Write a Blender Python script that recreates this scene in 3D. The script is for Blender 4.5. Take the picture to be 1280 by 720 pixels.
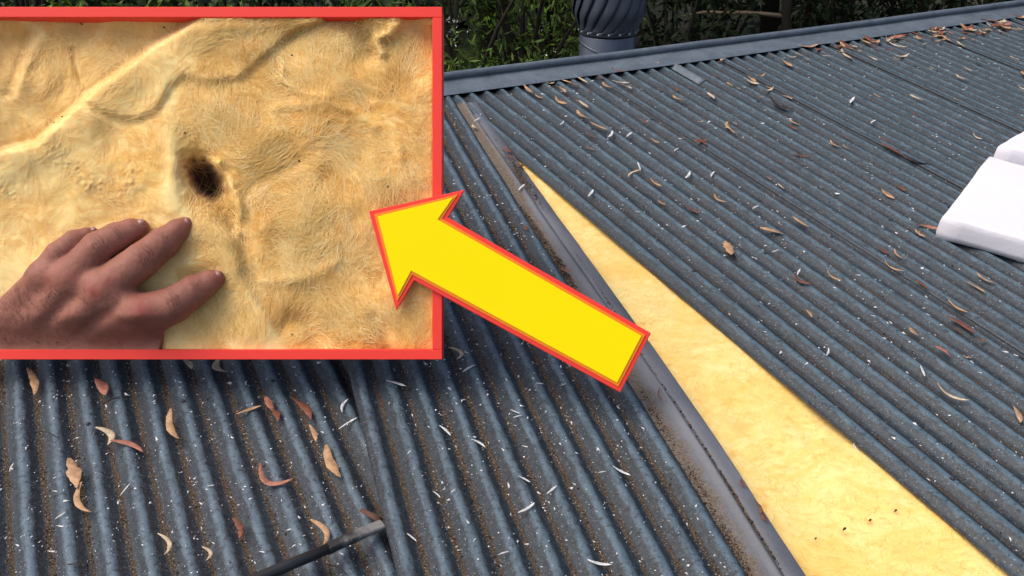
import bpy, math, random
import numpy as np
from mathutils import Matrix, Vector
for o in list(bpy.data.objects): bpy.data.objects.remove(o)
random.seed(7); rng = np.random.default_rng(7)
SC = bpy.context.scene; COL = SC.collection

# ------------------------------------------------------------------ camera, light, exposure
def rot(ax, a):
    return np.array(Matrix.Rotation(a, 3, ax))
THETA = math.radians(8.0)                       # pitch of the roof
HROOF = 3.3                                     # roof height above the ground below the camera
TW = Matrix.Translation((0, 0, HROOF)) @ Matrix.Rotation(THETA, 4, 'X')   # roof frame -> world
FPX = 1203.61                                   # focal length for a 1280 px wide picture
CAMP = np.array([0, 0, 1.6256])                 # standing above the sheets
CAMR = rot('Z', -0.5433) @ rot('X', -0.5742) @ rot('Y', -0.0808)          # right, forward, up
cam = bpy.data.cameras.new('camera'); camo = bpy.data.objects.new('camera', cam); COL.objects.link(camo)
cam.sensor_width = 36; cam.lens = FPX / 1280 * 36; cam.clip_start = .05; cam.clip_end = 2000
_m = Matrix.Identity(4)
for i in range(3):
    _m[i][0] = CAMR[i, 0]; _m[i][1] = CAMR[i, 2]; _m[i][2] = -CAMR[i, 1]; _m[i][3] = CAMP[i]
camo.matrix_world = TW @ _m
SC.camera = camo
SUN_EL, SUN_AZ = math.radians(58), math.radians(-75)      # azimuth from +Y towards +X: light from the left
w = bpy.data.worlds.new('World'); SC.world = w; w.use_nodes = True
nt = w.node_tree; bg = nt.nodes['Background']
sk = nt.nodes.new('ShaderNodeTexSky'); sk.sky_type = 'NISHITA'; sk.sun_disc = False
sk.sun_elevation = SUN_EL; sk.sun_rotation = SUN_AZ
sk.air_density = 1.0; sk.dust_density = 5.0; sk.ozone_density = 1.0
nt.links.new(sk.outputs[0], bg.inputs[0]); bg.inputs[1].default_value = 0.14
sun = bpy.data.lights.new('sun', 'SUN'); suno = bpy.data.objects.new('sun', sun); COL.objects.link(suno)
sun.energy = 1.0; sun.angle = math.radians(50); sun.color = (1, .95, .88)
sd = Vector((math.sin(SUN_AZ) * math.cos(SUN_EL), math.cos(SUN_AZ) * math.cos(SUN_EL), math.sin(SUN_EL)))
suno.rotation_euler = sd.to_track_quat('Z', 'Y').to_euler(); suno.location = (-10, 0, 20)
SC.view_settings.view_transform = 'Standard'; SC.view_settings.look = 'None'
SC.view_settings.exposure = 0.48; SC.view_settings.gamma = 1

# ------------------------------------------------------------------ helpers
PITCH = 0.0762; DEP = 0.0185
X0R, YR = 1.8251, 3.6507                        # first rib of the right sheets; line of the capping
AL2, BE2 = -0.2152, -0.0089                     # the sheet swung to the left
Q2 = np.array([X0R, YR, 0.0]); M2 = rot('Z', AL2) @ rot('X', BE2)
AL1 = -0.060; Z1 = -0.016; XO1 = -0.2273
M1 = rot('Z', AL1)

def ray(u, v):
    return CAMR @ np.array([(u - 640) / FPX, 1.0, -(v - 360) / FPX])
def hit(u, v, n, q):
    d = ray(u, v); return CAMP + d * (((q - CAMP) @ n) / (d @ n))
EZ = np.array([0, 0, 1.0])
def on_roof(u, v, z=0.0):                       # point of the place seen at (u, v) and the frame of the sheet it lies on
    p = hit(u, v, EZ, np.array([0, 0, z]))
    if p[0] > 1.775: return p, EZ, 'R'
    p2 = hit(u, v, M2[:, 2], Q2 + M2[:, 2] * z); x2 = ((p2 - Q2) @ M2)[0]
    if x2 > -0.765: return p2, M2[:, 2], 'S2'
    return hit(u, v, EZ, np.array([0, 0, Z1 + z])), EZ, 'S1'
def at_depth(u, v, d):                          # roof-frame point at a forward distance
    return CAMP + ray(u, v) * d
def tow(p): return TW @ Vector(p)

def tag(o, label=None, cat=None, group=None, kind=None):
    if label: o['label'] = label
    if cat: o['category'] = cat
    if group: o['group'] = group
    if kind: o['kind'] = kind
    return o
def mesh(name, V, F, mat=None, smooth=True):
    me = bpy.data.meshes.new(name)
    V = np.asarray(V, dtype=np.float32)
    if isinstance(F, np.ndarray) and F.ndim == 2:
        n, k = F.shape
        me.vertices.add(len(V)); me.vertices.foreach_set('co', V.ravel())
        me.loops.add(n * k); me.loops.foreach_set('vertex_index', F.astype(np.int32).ravel())
        me.polygons.add(n); me.polygons.foreach_set('loop_start', np.arange(0, n * k, k, dtype=np.int32))
        me.polygons.foreach_set('loop_total', np.full(n, k, dtype=np.int32))
        me.update(calc_edges=True); me.validate()
    else:
        me.from_pydata([tuple(map(float, v)) for v in V], [], [tuple(int(i) for i in f) for f in F]); me.update()
    if smooth: me.polygons.foreach_set('use_smooth', np.ones(len(me.polygons), dtype=bool))
    if mat: me.materials.append(mat)
    return me
def obj(name, V, F, mat=None, parent=None, M=None, smooth=True):
    o = bpy.data.objects.new(name, mesh(name, V, F, mat, smooth)); COL.objects.link(o)
    if parent is not None: o.parent = parent
    if M is not None: o.matrix_local = M
    return o
def empty(name, M):
    o = bpy.data.objects.new(name, None); COL.objects.link(o); o.matrix_local = M; o.empty_display_size = .1
    return o
def fattr(me, name, arr):
    a = me.attributes.new(name, 'FLOAT', 'POINT'); a.data.foreach_set('value', np.asarray(arr, dtype=np.float32))
def frame(M3, p):
    m = Matrix.Identity(4)
    for i in range(3):
        for j in range(3): m[i][j] = M3[i][j]
        m[i][3] = p[i]
    return m
class MB:
    def __init__(s): s.V = []; s.F = []
    def add(s, V, F):
        b = len(s.V); s.V += [tuple(v) for v in V]; s.F += [tuple(i + b for i in f) for f in F]; return s
    def box(s, lo, hi, bev=0.0):
        (x0, y0, z0), (x1, y1, z1) = lo, hi
        if not bev:
            V = [(x, y, z) for z in (z0, z1) for y in (y0, y1) for x in (x0, x1)]
            return s.add(V, [(0, 2, 3, 1), (4, 5, 7, 6), (0, 1, 5, 4), (2, 6, 7, 3), (0, 4, 6, 2), (1, 3, 7, 5)])
        b = bev; V = []; idx = {}
        for cz, sz in ((z0, 1), (z1, -1)):
            for cy, sy in ((y0, 1), (y1, -1)):
                for cx, sx in ((x0, 1), (x1, -1)):
                    k = (sx, sy, sz)
                    idx[k] = len(V); V += [(cx, cy + sy * b, cz + sz * b), (cx + sx * b, cy, cz + sz * b), (cx + sx * b, cy + sy * b, cz)]
        F = []
        for ax in range(3):
            for sg in (1, -1):
                o = [a for a in range(3) if a != ax]; f = []
                for a, c in ((1, 1), (-1, 1), (-1, -1), (1, -1)):
                    k = [0, 0, 0]; k[ax] = sg; k[o[0]] = a; k[o[1]] = c; f.append(idx[tuple(k)] + ax)
                F.append(tuple(f))
        for ax in range(3):
            o = [a for a in range(3) if a != ax]
            for a in (1, -1):
                for c in (1, -1):
                    k0 = [0, 0, 0]; k0[o[0]] = a; k0[o[1]] = c; k1 = k0[:]; k0[ax] = 1; k1[ax] = -1
                    F.append((idx[tuple(k0)] + o[0], idx[tuple(k0)] + o[1], idx[tuple(k1)] + o[1], idx[tuple(k1)] + o[0]))
        for k, i in idx.items(): F.append((i, i + 1, i + 2))
        return s.add(V, F)
    def tube(s, pts, rad, n=8, cap=True, flat=1.0):
        pts = [np.array(p, float) for p in pts]; rad = rad if hasattr(rad, '__len__') else [rad] * len(pts)
        V = []; up = None
        for i, p in enumerate(pts):
            t = pts[min(i + 1, len(pts) - 1)] - pts[max(i - 1, 0)]; t /= np.linalg.norm(t) + 1e-12
            if up is None:
                up = np.array([0, 0, 1.]) if abs(t[2]) < .9 else np.array([1., 0, 0])
            a = np.cross(t, up); a /= np.linalg.norm(a) + 1e-12; b = np.cross(a, t); up = b
            for k in range(n):
                th = 2 * math.pi * k / n; V.append(p + rad[i] * (a * math.cos(th) + b * math.sin(th) * flat))
        F = []
        for i in range(len(pts) - 1):
            for k in range(n):
                F.append((i * n + k, i * n + (k + 1) % n, (i + 1) * n + (k + 1) % n, (i + 1) * n + k))
        if cap: F.append(tuple(range(n - 1, -1, -1))); F.append(tuple((len(pts) - 1) * n + k for k in range(n)))
        return s.add(V, F)
    def lathe(s, prof, n=32, c=(0, 0, 0)):
        V = [(c[0] + r * math.cos(2 * math.pi * k / n), c[1] + r * math.sin(2 * math.pi * k / n), c[2] + z) for r, z in prof for k in range(n)]
        F = [(i * n + k, i * n + (k + 1) % n, (i + 1) * n + (k + 1) % n, (i + 1) * n + k) for i in range(len(prof) - 1) for k in range(n)]
        return s.add(V, F)
    def prism(s, poly, z0, z1, bev=0.0):
        n = len(poly); P = np.array(poly, float)
        def off(d):
            R = []
            for i in range(n):
                a, b, c = P[i - 1], P[i], P[(i + 1) % n]
                e0 = (b - a) / np.linalg.norm(b - a); e1 = (c - b) / np.linalg.norm(c - b)
                n0 = np.array([e0[1], -e0[0]]); n1 = np.array([e1[1], -e1[0]])
                m = n0 + n1; m /= max(1e-6, m @ n0); R.append(b - m * d)
            return np.array(R)
        I = off(bev)
        V = [(x, y, z0) for x, y in P] + [(x, y, z1 - bev) for x, y in P] + [(x, y, z1) for x, y in I]
        F = [tuple(range(n - 1, -1, -1)), tuple(2 * n + i for i in range(n))]
        for l in range(2):
            for i in range(n): F.append((l * n + i, l * n + (i + 1) % n, (l + 1) * n + (i + 1) % n, (l + 1) * n + i))
        return s.add(V, F)
    def build(s, name, mat, parent=None, M=None, smooth=False):
        return obj(name, s.V, s.F, mat, parent, M, smooth)
def offset_poly(poly, d):                      # counter-clockwise polygon grown by d, mitred
    P = np.array(poly, float); n = len(P); R = []
    for i in range(n):
        a, b, c = P[i - 1], P[i], P[(i + 1) % n]
        e0 = (b - a) / np.linalg.norm(b - a); e1 = (c - b) / np.linalg.norm(c - b)
        n0 = np.array([e0[1], -e0[0]]); n1 = np.array([e1[1], -e1[0]])
        m = n0 + n1; m /= max(.35, m @ n0); R.append(b + m * d)
    return np.array(R)

_perm = rng.random((256, 256))
def vnoise(x, y):
    xi = np.floor(x).astype(int); yi = np.floor(y).astype(int); fx = x - xi; fy = y - yi
    fx = fx * fx * (3 - 2 * fx); fy = fy * fy * (3 - 2 * fy)
    g = lambda a, b: _perm[a % 256, b % 256]
    return (g(xi, yi) * (1 - fx) + g(xi + 1, yi) * fx) * (1 - fy) + (g(xi, yi + 1) * (1 - fx) + g(xi + 1, yi + 1) * fx) * fy
def fbm(x, y, o=4, g=.5):
    s = 0; a = 1; t = 0
    for i in range(o):
        s = s + a * vnoise(x + 17.3 * i, y + 9.1 * i); t += a; a *= g; x = x * 2.03; y = y * 2.03
    return s / t - .5
def smst(e0, e1, x):
    t = np.clip((x - e0) / (e1 - e0), 0, 1); return t * t * (3 - 2 * t)
def grid_faces(nu, nv):                         # index = j*nu+i
    i, j = np.meshgrid(np.arange(nu - 1), np.arange(nv - 1)); a = (j * nu + i).ravel()
    return np.stack([a, a + 1, a + nu + 1, a + nu], 1)

# ------------------------------------------------------------------ materials
class Mt:
    def __init__(s, name, rough=.6, spec=.5, metal=0.0):
        s.m = bpy.data.materials.new(name); s.m.use_nodes = True; s.t = s.m.node_tree; s.b = s.t.nodes['Principled BSDF']
        s.b.inputs['Roughness'].default_value = rough; s.b.inputs['Specular IOR Level'].default_value = spec
        s.b.inputs['Metallic'].default_value = metal
        s.co = s.t.nodes.new('ShaderNodeTexCoord').outputs['Object']
    def n(s, ty, **kw):
        x = s.t.nodes.new(ty)
        for k, v in kw.items(): setattr(x, k, v)
        return x
    def l(s, a, b): s.t.links.new(a, b)
    def noise(s, scale, detail=4, rough=.55, dist=0.0, stretch=None, co=None):
        x = s.n('ShaderNodeTexNoise'); x.inputs['Scale'].default_value = scale; x.inputs['Detail'].default_value = detail
        x.inputs['Roughness'].default_value = rough; x.inputs['Distortion'].default_value = dist
        c = co or s.co
        if stretch:
            mp = s.n('ShaderNodeMapping'); mp.inputs['Scale'].default_value = stretch; s.l(c, mp.inputs[0]); c = mp.outputs[0]
        s.l(c, x.inputs['Vector']); return x.outputs['Fac']
    def ramp(s, f, stops):
        x = s.n('ShaderNodeValToRGB'); e = x.color_ramp.elements
        while len(e) < len(stops): e.new(.5)
        for k, (p, c) in enumerate(stops):
            e[k].position = p; e[k].color = (c, c, c, 1) if not hasattr(c, '__len__') else (*c, 1)
        s.l(f, x.inputs[0]); return x.outputs[0]
    def mix(s, f, a, b):
        x = s.n('ShaderNodeMix', data_type='RGBA')
        for i, v in ((0, f), (6, a), (7, b)):
            if hasattr(v, 'is_output'): s.l(v, x.inputs[i])
            elif i == 0: x.inputs[0].default_value = v
            else: x.inputs[i].default_value = (*v, 1)
        return x.outputs[2]
    def math(s, op, a, b=None):
        x = s.n('ShaderNodeMath', operation=op)
        for i, v in ((0, a), (1, b)):
            if v is None: continue
            if hasattr(v, 'is_output'): s.l(v, x.inputs[i])
            else: x.inputs[i].default_value = v
        return x.outputs[0]
    def attr(s, name):
        return s.n('ShaderNodeAttribute', attribute_name=name).outputs['Fac']
    def col(s, c):
        if hasattr(c, 'is_output'): s.l(c, s.b.inputs['Base Color'])
        else: s.b.inputs['Base Color'].default_value = (*c, 1)
        return s
    def rough(s, f): s.l(f, s.b.inputs['Roughness']); return s
    def bump(s, h, strength=.4, dist=.002):
        x = s.n('ShaderNodeBump'); x.inputs['Strength'].default_value = strength; x.inputs['Distance'].default_value = dist
        s.l(h, x.inputs['Height']); s.l(x.outputs[0], s.b.inputs['Normal']); return s
def plain(name, c, rough=.6, spec=.5, metal=0., var=.15, scale=30, bump=0.):
    m = Mt(name, rough, spec, metal); n = m.noise(scale, 5)
    m.col(m.mix(n, tuple(x * (1 - var) for x in c), tuple(min(1, x * (1 + var)) for x in c)))
    if bump: m.bump(m.noise(scale * 6, 4), bump, .002)
    return m.m
def metal_sheet(name, dirt, tint=(1, 1, 1), seed=0., crest_tone=.68):
    m = Mt(name, .5, .36)
    mp = m.n('ShaderNodeMapping'); mp.inputs['Location'].default_value = (seed, seed * 1.7, 0); m.l(m.co, mp.inputs[0]); m.co = mp.outputs[0]
    T = lambda c: tuple(a * b for a, b in zip(c, tint))
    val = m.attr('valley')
    big = m.noise(2.2, 5, .6); st = m.noise(14, 5, .6, stretch=(1, .12, 1)); fine = m.noise(140, 6, .7)
    c = m.mix(m.ramp(st, [(.3, 0), (.7, 1)]), T((.013, .019, .025)), T((.028, .040, .050)))
    c = m.mix(m.ramp(big, [(.35, 0), (.75, .6)]), c, T((.020, .025, .028)))
    mott = m.ramp(m.noise(85, 6, .75), [(.48, 0), (.66, 1)])
    c = m.mix(m.math('MULTIPLY', mott, .6), c, T((.060, .076, .088)))
    # paler blue tone along the rib tops, broken up by noise
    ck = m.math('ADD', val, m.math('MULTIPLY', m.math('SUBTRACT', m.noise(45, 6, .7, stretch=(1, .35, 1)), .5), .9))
    ckm = m.math('MULTIPLY', m.ramp(ck, [(-.02, 1), (.30, 0)]), crest_tone)
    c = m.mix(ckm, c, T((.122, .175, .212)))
    dk = m.ramp(m.noise(75, 6, .7), [(.53, 0), (.62, 1)])
    c = m.mix(m.math('MULTIPLY', dk, .7), c, (.011, .013, .015))
    dn = m.noise(38, 7, .78, stretch=(1, .5, 1)); dsum = m.math('ADD', m.math('MULTIPLY', m.math('POWER', val, 2.6), dirt), m.math('MULTIPLY', m.math('ADD', m.math('MULTIPLY', dn, .75), m.math('MULTIPLY', m.noise(11, 3, .6, stretch=(1, .35, 1)), .5)), .95))
    dm = m.ramp(m.math('MULTIPLY', dsum, .5), [(.645, 0), (.74, 1)])
    dcol = m.mix(m.ramp(m.noise(230, 5, .8), [(.40, 0), (.68, 1)]), (.012, .010, .008), (.165, .115, .075))
    c = m.mix(dm, c, dcol)
    sp = m.ramp(m.noise(230, 3, .6), [(.64, 0), (.69, 1)])
    c = m.mix(m.math('MULTIPLY', sp, .75), c, (.36, .39, .40))
    m.col(c)
    m.rough(m.mix(dm, m.ramp(fine, [(.3, .34), (.7, .6)]), (.95, .95, .95)))
    m.bump(m.math('ADD', m.math('MULTIPLY', fine, .4), m.math('MULTIPLY', dm, m.noise(260, 4, .7))), .55, .0025)
    return m.m
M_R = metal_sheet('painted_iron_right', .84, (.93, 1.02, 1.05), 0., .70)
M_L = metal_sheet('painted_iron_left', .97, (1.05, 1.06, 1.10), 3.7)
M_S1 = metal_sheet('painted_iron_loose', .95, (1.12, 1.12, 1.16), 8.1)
M_CAP = None
def cap_mat():
    m = Mt('capping_iron', .5, .5)
    a = m.noise(9, 6, .65); f = m.noise(90, 6, .7)
    c = m.mix(m.ramp(a, [(.3, 0), (.7, 1)]), (.075, .095, .118), (.135, .165, .195))
    c = m.mix(m.math('MULTIPLY', m.ramp(f, [(.55, 0), (.66, 1)]), .5), c, (.22, .24, .26))
    c = m.mix(m.math('MULTIPLY', m.ramp(m.noise(60, 5, .7), [(.56, 0), (.66, 1)]), .5), c, (.04, .045, .05))
    m.col(c); m.bump(f, .25, .002); return m.m
M_CAP = cap_mat()
def tray_mat():
    m = Mt('folded_zinc', .42, .5)
    a = m.noise(7, 6, .6, stretch=(1, .25, 1)); f = m.noise(120, 6, .7)
    c = m.mix(m.ramp(a, [(.3, 0), (.7, 1)]), (.075, .082, .094), (.150, .156, .176))
    c = m.mix(m.math('MULTIPLY', m.ramp(f, [(.5, 0), (.7, 1)]), .35), c, (.20, .205, .225))
    d = m.math('ADD', m.attr('dirt'), m.math('MULTIPLY', m.noise(22, 7, .75), .7))
    dm = m.ramp(d, [(.68, 0), (1.0, 1)])
    dc = m.mix(m.ramp(m.noise(150, 5, .8), [(.35, 0), (.7, 1)]), (.045, .034, .026), (.23, .18, .13))
    m.col(m.mix(dm, c, dc)); m.rough(m.mix(dm, (.42, .42, .42), (.95, .95, .95))); m.bump(m.math('MULTIPLY', f, d), .3, .002)
    return m.m
M_TRAY = tray_mat()
def wool_mat(name, pale, mid, dark, sc, stain_shade_c=(.46, .21, .05), bump=.5, dist=1., kd=.55, ks=.5):
    m = Mt(name, .95, .1)
    w1 = m.noise(sc, 5, .6, .8 * dist); w2 = m.noise(sc * 3.2, 5, .65, 1.0 * dist)
    # strands: stretched noise on coordinates bent by a slow swirl
    wn = m.n('ShaderNodeTexNoise'); wn.inputs['Scale'].default_value = sc * .55; wn.inputs['Detail'].default_value = 2; m.l(m.co, wn.inputs['Vector'])
    sub = m.n('ShaderNodeVectorMath', operation='SUBTRACT'); m.l(wn.outputs['Color'], sub.inputs[0]); sub.inputs[1].default_value = (.5, .5, .5)
    mul = m.n('ShaderNodeVectorMath', operation='MULTIPLY'); m.l(sub.outputs[0], mul.inputs[0]); mul.inputs[1].default_value = (2.2 / sc,) * 3
    add = m.n('ShaderNodeVectorMath', operation='ADD'); m.l(m.co, add.inputs[0]); m.l(mul.outputs[0], add.inputs[1]); cw = add.outputs[0]
    s1 = m.noise(sc * 2.2, 7, .68, .5, (1, 2.4, 1), cw); s2 = m.noise(sc * 4., 7, .75, .5, (2.2, 1, 1), cw)
    fz = m.noise(sc * 30, 4, .7, .5)
    c = m.mix(m.ramp(w1, [(.34, 0), (.66, 1)]), mid, pale)
    c = m.mix(m.math('MULTIPLY', m.ramp(s1, [(.40, 1), (.56, 0)]), kd), c, dark)
    c = m.mix(m.math('MULTIPLY', m.ramp(s2, [(.36, 1), (.54, 0)]), kd * .6), c, dark)
    c = m.mix(m.math('MULTIPLY', m.ramp(s1, [(.54, 0), (.68, 1)]), ks), c, pale)
    c = m.mix(m.math('MULTIPLY', m.ramp(w2, [(.60, 0), (.75, 1)]), ks * .8), c, (.95, .66, .17))
    c = m.mix(m.math('MULTIPLY', m.ramp(fz, [(.55, 0), (.75, 1)]), .25), c, pale)
    st = m.math('MULTIPLY', m.attr('stain'), m.ramp(m.math('ADD', m.math('MULTIPLY', s1, .5), m.math('MULTIPLY', w2, .5)), [(.36, .25), (.60, 1)]))
    c = m.mix(st, c, stain_shade_c)
    c = m.mix(m.attr('hole_dark'), c, m.mix(m.ramp(w2, [(.35, 0), (.65, 1)]), (.050, .022, .009), (.20, .092, .034))); c = m.mix(m.attr('pale'), c, tuple(min(.97, x * 1.03 + .02) for x in pale))
    m.col(c)
    m.b.inputs['Subsurface Weight'].default_value = .5; m.b.inputs['Subsurface Radius'].default_value = (1.0, .62, .30); m.b.inputs['Subsurface Scale'].default_value = .010
    m.b.inputs['Sheen Weight'].default_value = .15
    m.bump(m.math('ADD', m.math('MULTIPLY', s1, .8), m.math('MULTIPLY', fz, .25)), bump, .006)
    return m.m
M_BLANKET = wool_mat('glasswool_yellow', (.97, .74, .31), (.96, .66, .21), (.93, .56, .13), 4, bump=.3, dist=.35, kd=.6, ks=.4)
M_WOOL = wool_mat('glasswool_aged', (.97, .73, .33), (.94, .60, .17), (.72, .36, .07), 7, bump=.3, kd=.8)
def skin_mat():
    m = Mt('skin', .58, .28)
    a = m.noise(16, 5, .6); f = m.noise(150, 5, .7); g = m.noise(420, 3, .6)
    c = m.mix(m.ramp(a, [(.3, 0), (.7, 1)]), (.255, .098, .066), (.365, .152, .106))
    c = m.mix(m.math('MULTIPLY', m.ramp(f, [(.48, 0), (.7, 1)]), .35), c, (.150, .055, .037))
    c = m.mix(m.attr('red'), c, (.30, .068, .052))
    c = m.mix(m.attr('crease'), c, (.10, .040, .027))
    m.col(c); m.b.inputs['Subsurface Weight'].default_value = .08
    m.b.inputs['Subsurface Radius'].default_value = (.02, .007, .004); m.b.inputs['Subsurface Scale'].default_value = .3
    m.bump(m.math('ADD', f, m.math('MULTIPLY', g, .5)), .35, .0025)
    return m.m
def leaf_mat(name, c, rough=.6, dead=True):
    m = Mt(name, rough, .35 if dead else .15); r = m.n('ShaderNodeNewGeometry').outputs['Random Per Island']
    if dead:
        n = m.noise(90, 5, .7); c2 = tuple(x * .45 for x in c)
        k = m.mix(m.ramp(n, [(.35, 0), (.7, 1)]), c2, c)
    else:
        k = m.mix(r, tuple(x * .45 for x in c), tuple(x * 1.5 for x in c))
        n2 = m.n('ShaderNodeMath', operation='FRACT'); m.l(m.math('MULTIPLY', r, 37.7), n2.inputs[0])
        k = m.mix(m.math('MULTIPLY', m.ramp(n2.outputs[0], [(.6, 0), (.97, 1)]), .55), k, (c[0] * 2.2, c[1] * 1.25, c[2] * .9))
        m.b.inputs['Subsurface Weight'].default_value = 0
    m.col(k); return m.m
TAN = leaf_mat('leaf_tan', (.62, .37, .20)); CREAM = leaf_mat('leaf_cream', (.72, .56, .38)); PINK = leaf_mat('leaf_pink', (.48, .20, .135))
RED = leaf_mat('leaf_redbrown', (.27, .095, .055)); DARK = leaf_mat('leaf_dark', (.05, .032, .022)); WHITE = leaf_mat('leaf_bleached', (.86, .86, .84))
LM = {'t': TAN, 'c': CREAM, 'p': PINK, 'r': RED, 'd': DARK, 'w': WHITE}
LNAME = {'t': 'tan', 'c': 'cream', 'p': 'pinkish brown', 'r': 'red-brown', 'd': 'dark brown', 'w': 'bleached white'}

# ------------------------------------------------------------------ setting: ground
def ground():
    m = Mt('forest_floor', .95, .2); a = m.noise(.6, 6, .6); b = m.noise(9, 6, .7)
    c = m.mix(m.ramp(a, [(.35, 0), (.7, 1)]), (.035, .045, .018), (.075, .055, .032))
    c = m.mix(m.ramp(b, [(.45, 0), (.7, 1)]), c, (.022, .020, .014)); m.col(c); m.bump(b, .8, .05)
    xs = np.concatenate([np.linspace(-900, -60, 8), np.linspace(-50, 70, 61), np.linspace(80, 900, 8)])
    X, Y = np.meshgrid(xs, xs); Z = fbm(X / 9, Y / 9, 4) * .5 * smst(6, 20, np.hypot(X - 2, Y - 1))
    V = np.stack([X, Y, Z], -1).reshape(-1, 3)
    tag(obj('ground', V, grid_faces(len(xs), len(xs)), m.m), kind='structure')
ground()

# ------------------------------------------------------------------ the house and its roof
house = empty('house', TW)
tag(house, 'low house with a dark blue-grey corrugated iron roof under the scattered leaves', 'house')
def corr_sheet(xa, xb, ya, yb, lift=0.004, wob=.0012, ny=36, seed=0., spp=12, phase=0.0, side='l'):
    nx = max(4, int(round((xb - xa) / PITCH * spp))) + 1
    x = np.linspace(xa, xb, nx); y = np.linspace(ya, yb, ny)
    X, Y = np.meshgrid(x, y)
    c = np.cos(2 * math.pi * (X - phase) / PITCH)
    Z = DEP / 2 * (c - 1)
    Z += wob * 2 * fbm(X * 7 + seed, Y * 2.5 + seed, 3)
    Z += lift * np.exp(-((X - xa) if side == 'l' else (xb - X)) / .05)
    Xw = X + .0012 * fbm(X * 2 + seed + 50, Y * 3, 2) * 2
    V = np.stack([Xw, Y, Z], -1).reshape(-1, 3); n = len(V)
    Vb = V.copy(); Vb[:, 2] -= .0012
    F = grid_faces(nx, ny); Fb = F[:, ::-1] + n
    loop = [i for i in range(nx)] + [j * nx + nx - 1 for j in range(1, ny)] + [(ny - 1) * nx + i for i in range(nx - 2, -1, -1)] + [j * nx for j in range(ny - 2, 0, -1)]
    L = np.array(loop); L2 = np.roll(L, -1)
    Fr = np.stack([L, L + n, L2 + n, L2], 1)
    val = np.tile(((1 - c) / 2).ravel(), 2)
    return np.concatenate([V, Vb]), np.concatenate([F, Fb, Fr]), val
def sheet(mat, parent, *a, M=None, name='roof_sheet', **k):
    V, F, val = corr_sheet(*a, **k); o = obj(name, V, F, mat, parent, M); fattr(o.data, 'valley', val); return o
YB = -2.2
for k in range(8):
    xa = X0R + PITCH * (10 * k - (.52 if k == 0 else .32)); xb = X0R + PITCH * (10 * k + 10.3)
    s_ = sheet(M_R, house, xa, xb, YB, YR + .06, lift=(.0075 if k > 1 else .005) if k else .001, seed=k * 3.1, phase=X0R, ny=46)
# screws on the right sheets, a part each
def dome(r, h, n=8):
    return MB().lathe([(r * 1.5, 0), (r * 1.5, h * .25), (r, h * .3), (r * .95, h * .8), (r * .5, h), (.0001, h)], n)
M_SCREW = plain('screw_head', (.03, .035, .04), .5)
scr = None
for yy in (2.01, .95, 3.1):
    for k in range(1, 72, 4):
        if scr is None: scr = dome(.0045, .005).build('screw', M_SCREW, house, Matrix.Translation((X0R + PITCH * k, yy, 0)))
        else:
            o = scr.copy(); COL.objects.link(o); o.parent = house; o.matrix_local = Matrix.Translation((X0R + PITCH * k, yy + random.uniform(-.01, .01), 0))
# a short offcut lapped under the capping
sheet(M_CAP, house, X0R + PITCH * 15.55, X0R + PITCH * 16.45, 3.40, YR + .05, M=Matrix.Translation((0, 0, .005)), name='flashing_offcut', phase=X0R, ny=8, lift=0)
# left sheets further along that stay fixed
for k in range(3):
    xb = -.98 - .75 * k
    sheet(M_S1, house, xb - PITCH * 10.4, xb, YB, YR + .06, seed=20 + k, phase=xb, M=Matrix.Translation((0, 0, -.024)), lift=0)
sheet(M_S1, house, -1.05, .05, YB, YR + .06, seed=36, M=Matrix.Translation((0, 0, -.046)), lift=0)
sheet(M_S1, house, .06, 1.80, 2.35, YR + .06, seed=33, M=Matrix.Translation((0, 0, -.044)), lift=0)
# capping along the high edge: flat flange on the rib tops and a rolled top
def capping():
    prof = [(3.632, .0035), (3.634, .0055), (3.70, .0085), (3.765, .0135)]
    cy, cz, r = 3.783, .030, .0175
    for i in range(11):
        a = math.radians(245 - i * 25); prof.append((cy + r * math.cos(a), cz + r * math.sin(a)))
    prof += [(3.800, -.10), (3.797, -.10)]
    xs = np.concatenate([np.linspace(-4.2, 1.6, 30), np.linspace(1.7, 9.2, 160)]); V = []
    for x in xs:
        wv = .0035 * math.sin(x * 1.3) + .006 * float(fbm(np.array([x * 2.2]), np.array([3.3]), 3)[0])
        for j, (y, z) in enumerate(prof):
            wz = .004 * float(fbm(np.array([x * 5]), np.array([j * .25]), 3)[0]) if j < 4 else 0
            V.append((x, y + wv * (1 if j > 2 else .6), z + wz + wv * .4 * (j > 3)))
    np_ = len(prof); F = [(i * np_ + j, (i + 1) * np_ + j, (i + 1) * np_ + j + 1, i * np_ + j + 1) for i in range(len(xs) - 1) for j in range(np_ - 1)]
    obj('roof_capping', V, F, M_CAP, house)
capping()
M_WALL = plain('render_wall', (.42, .38, .32), .9, .2, var=.12, scale=6, bump=.2)
def wall(lo, hi):
    ti = Matrix.Rotation(-THETA, 4, 'X') @ Matrix.Translation((0, 0, -HROOF))      # walls stand plumb in the world
    MB().box(lo, hi).build('wall', M_WALL, house, ti)
yr_w = 3.78 * math.cos(THETA); zr_w = HROOF + 3.78 * math.sin(THETA)
wall((-4.0, yr_w - .16, 0), (8.9, yr_w + .0, zr_w - .08))
wall((-4.0, -1.95, 0), (8.9, -1.8, HROOF - .36)); wall((-4.0, -1.79, 0), (-3.85, yr_w - .17, HROOF - .36)); wall((8.75, -1.79, 0), (8.9, yr_w - .17, HROOF - .36))
ti = Matrix.Rotation(-THETA, 4, 'X') @ Matrix.Translation((0, 0, -HROOF))
V, F, val = corr_sheet(-4, 9, 0, 2.6, ny=6, spp=8)
o = obj('lower_roof', V, F, M_R, house, ti @ Matrix.Translation((0, yr_w + .004, zr_w - 1.15)) @ Matrix.Rotation(-.05, 4, 'X')); fattr(o.data, 'valley', val)

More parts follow.
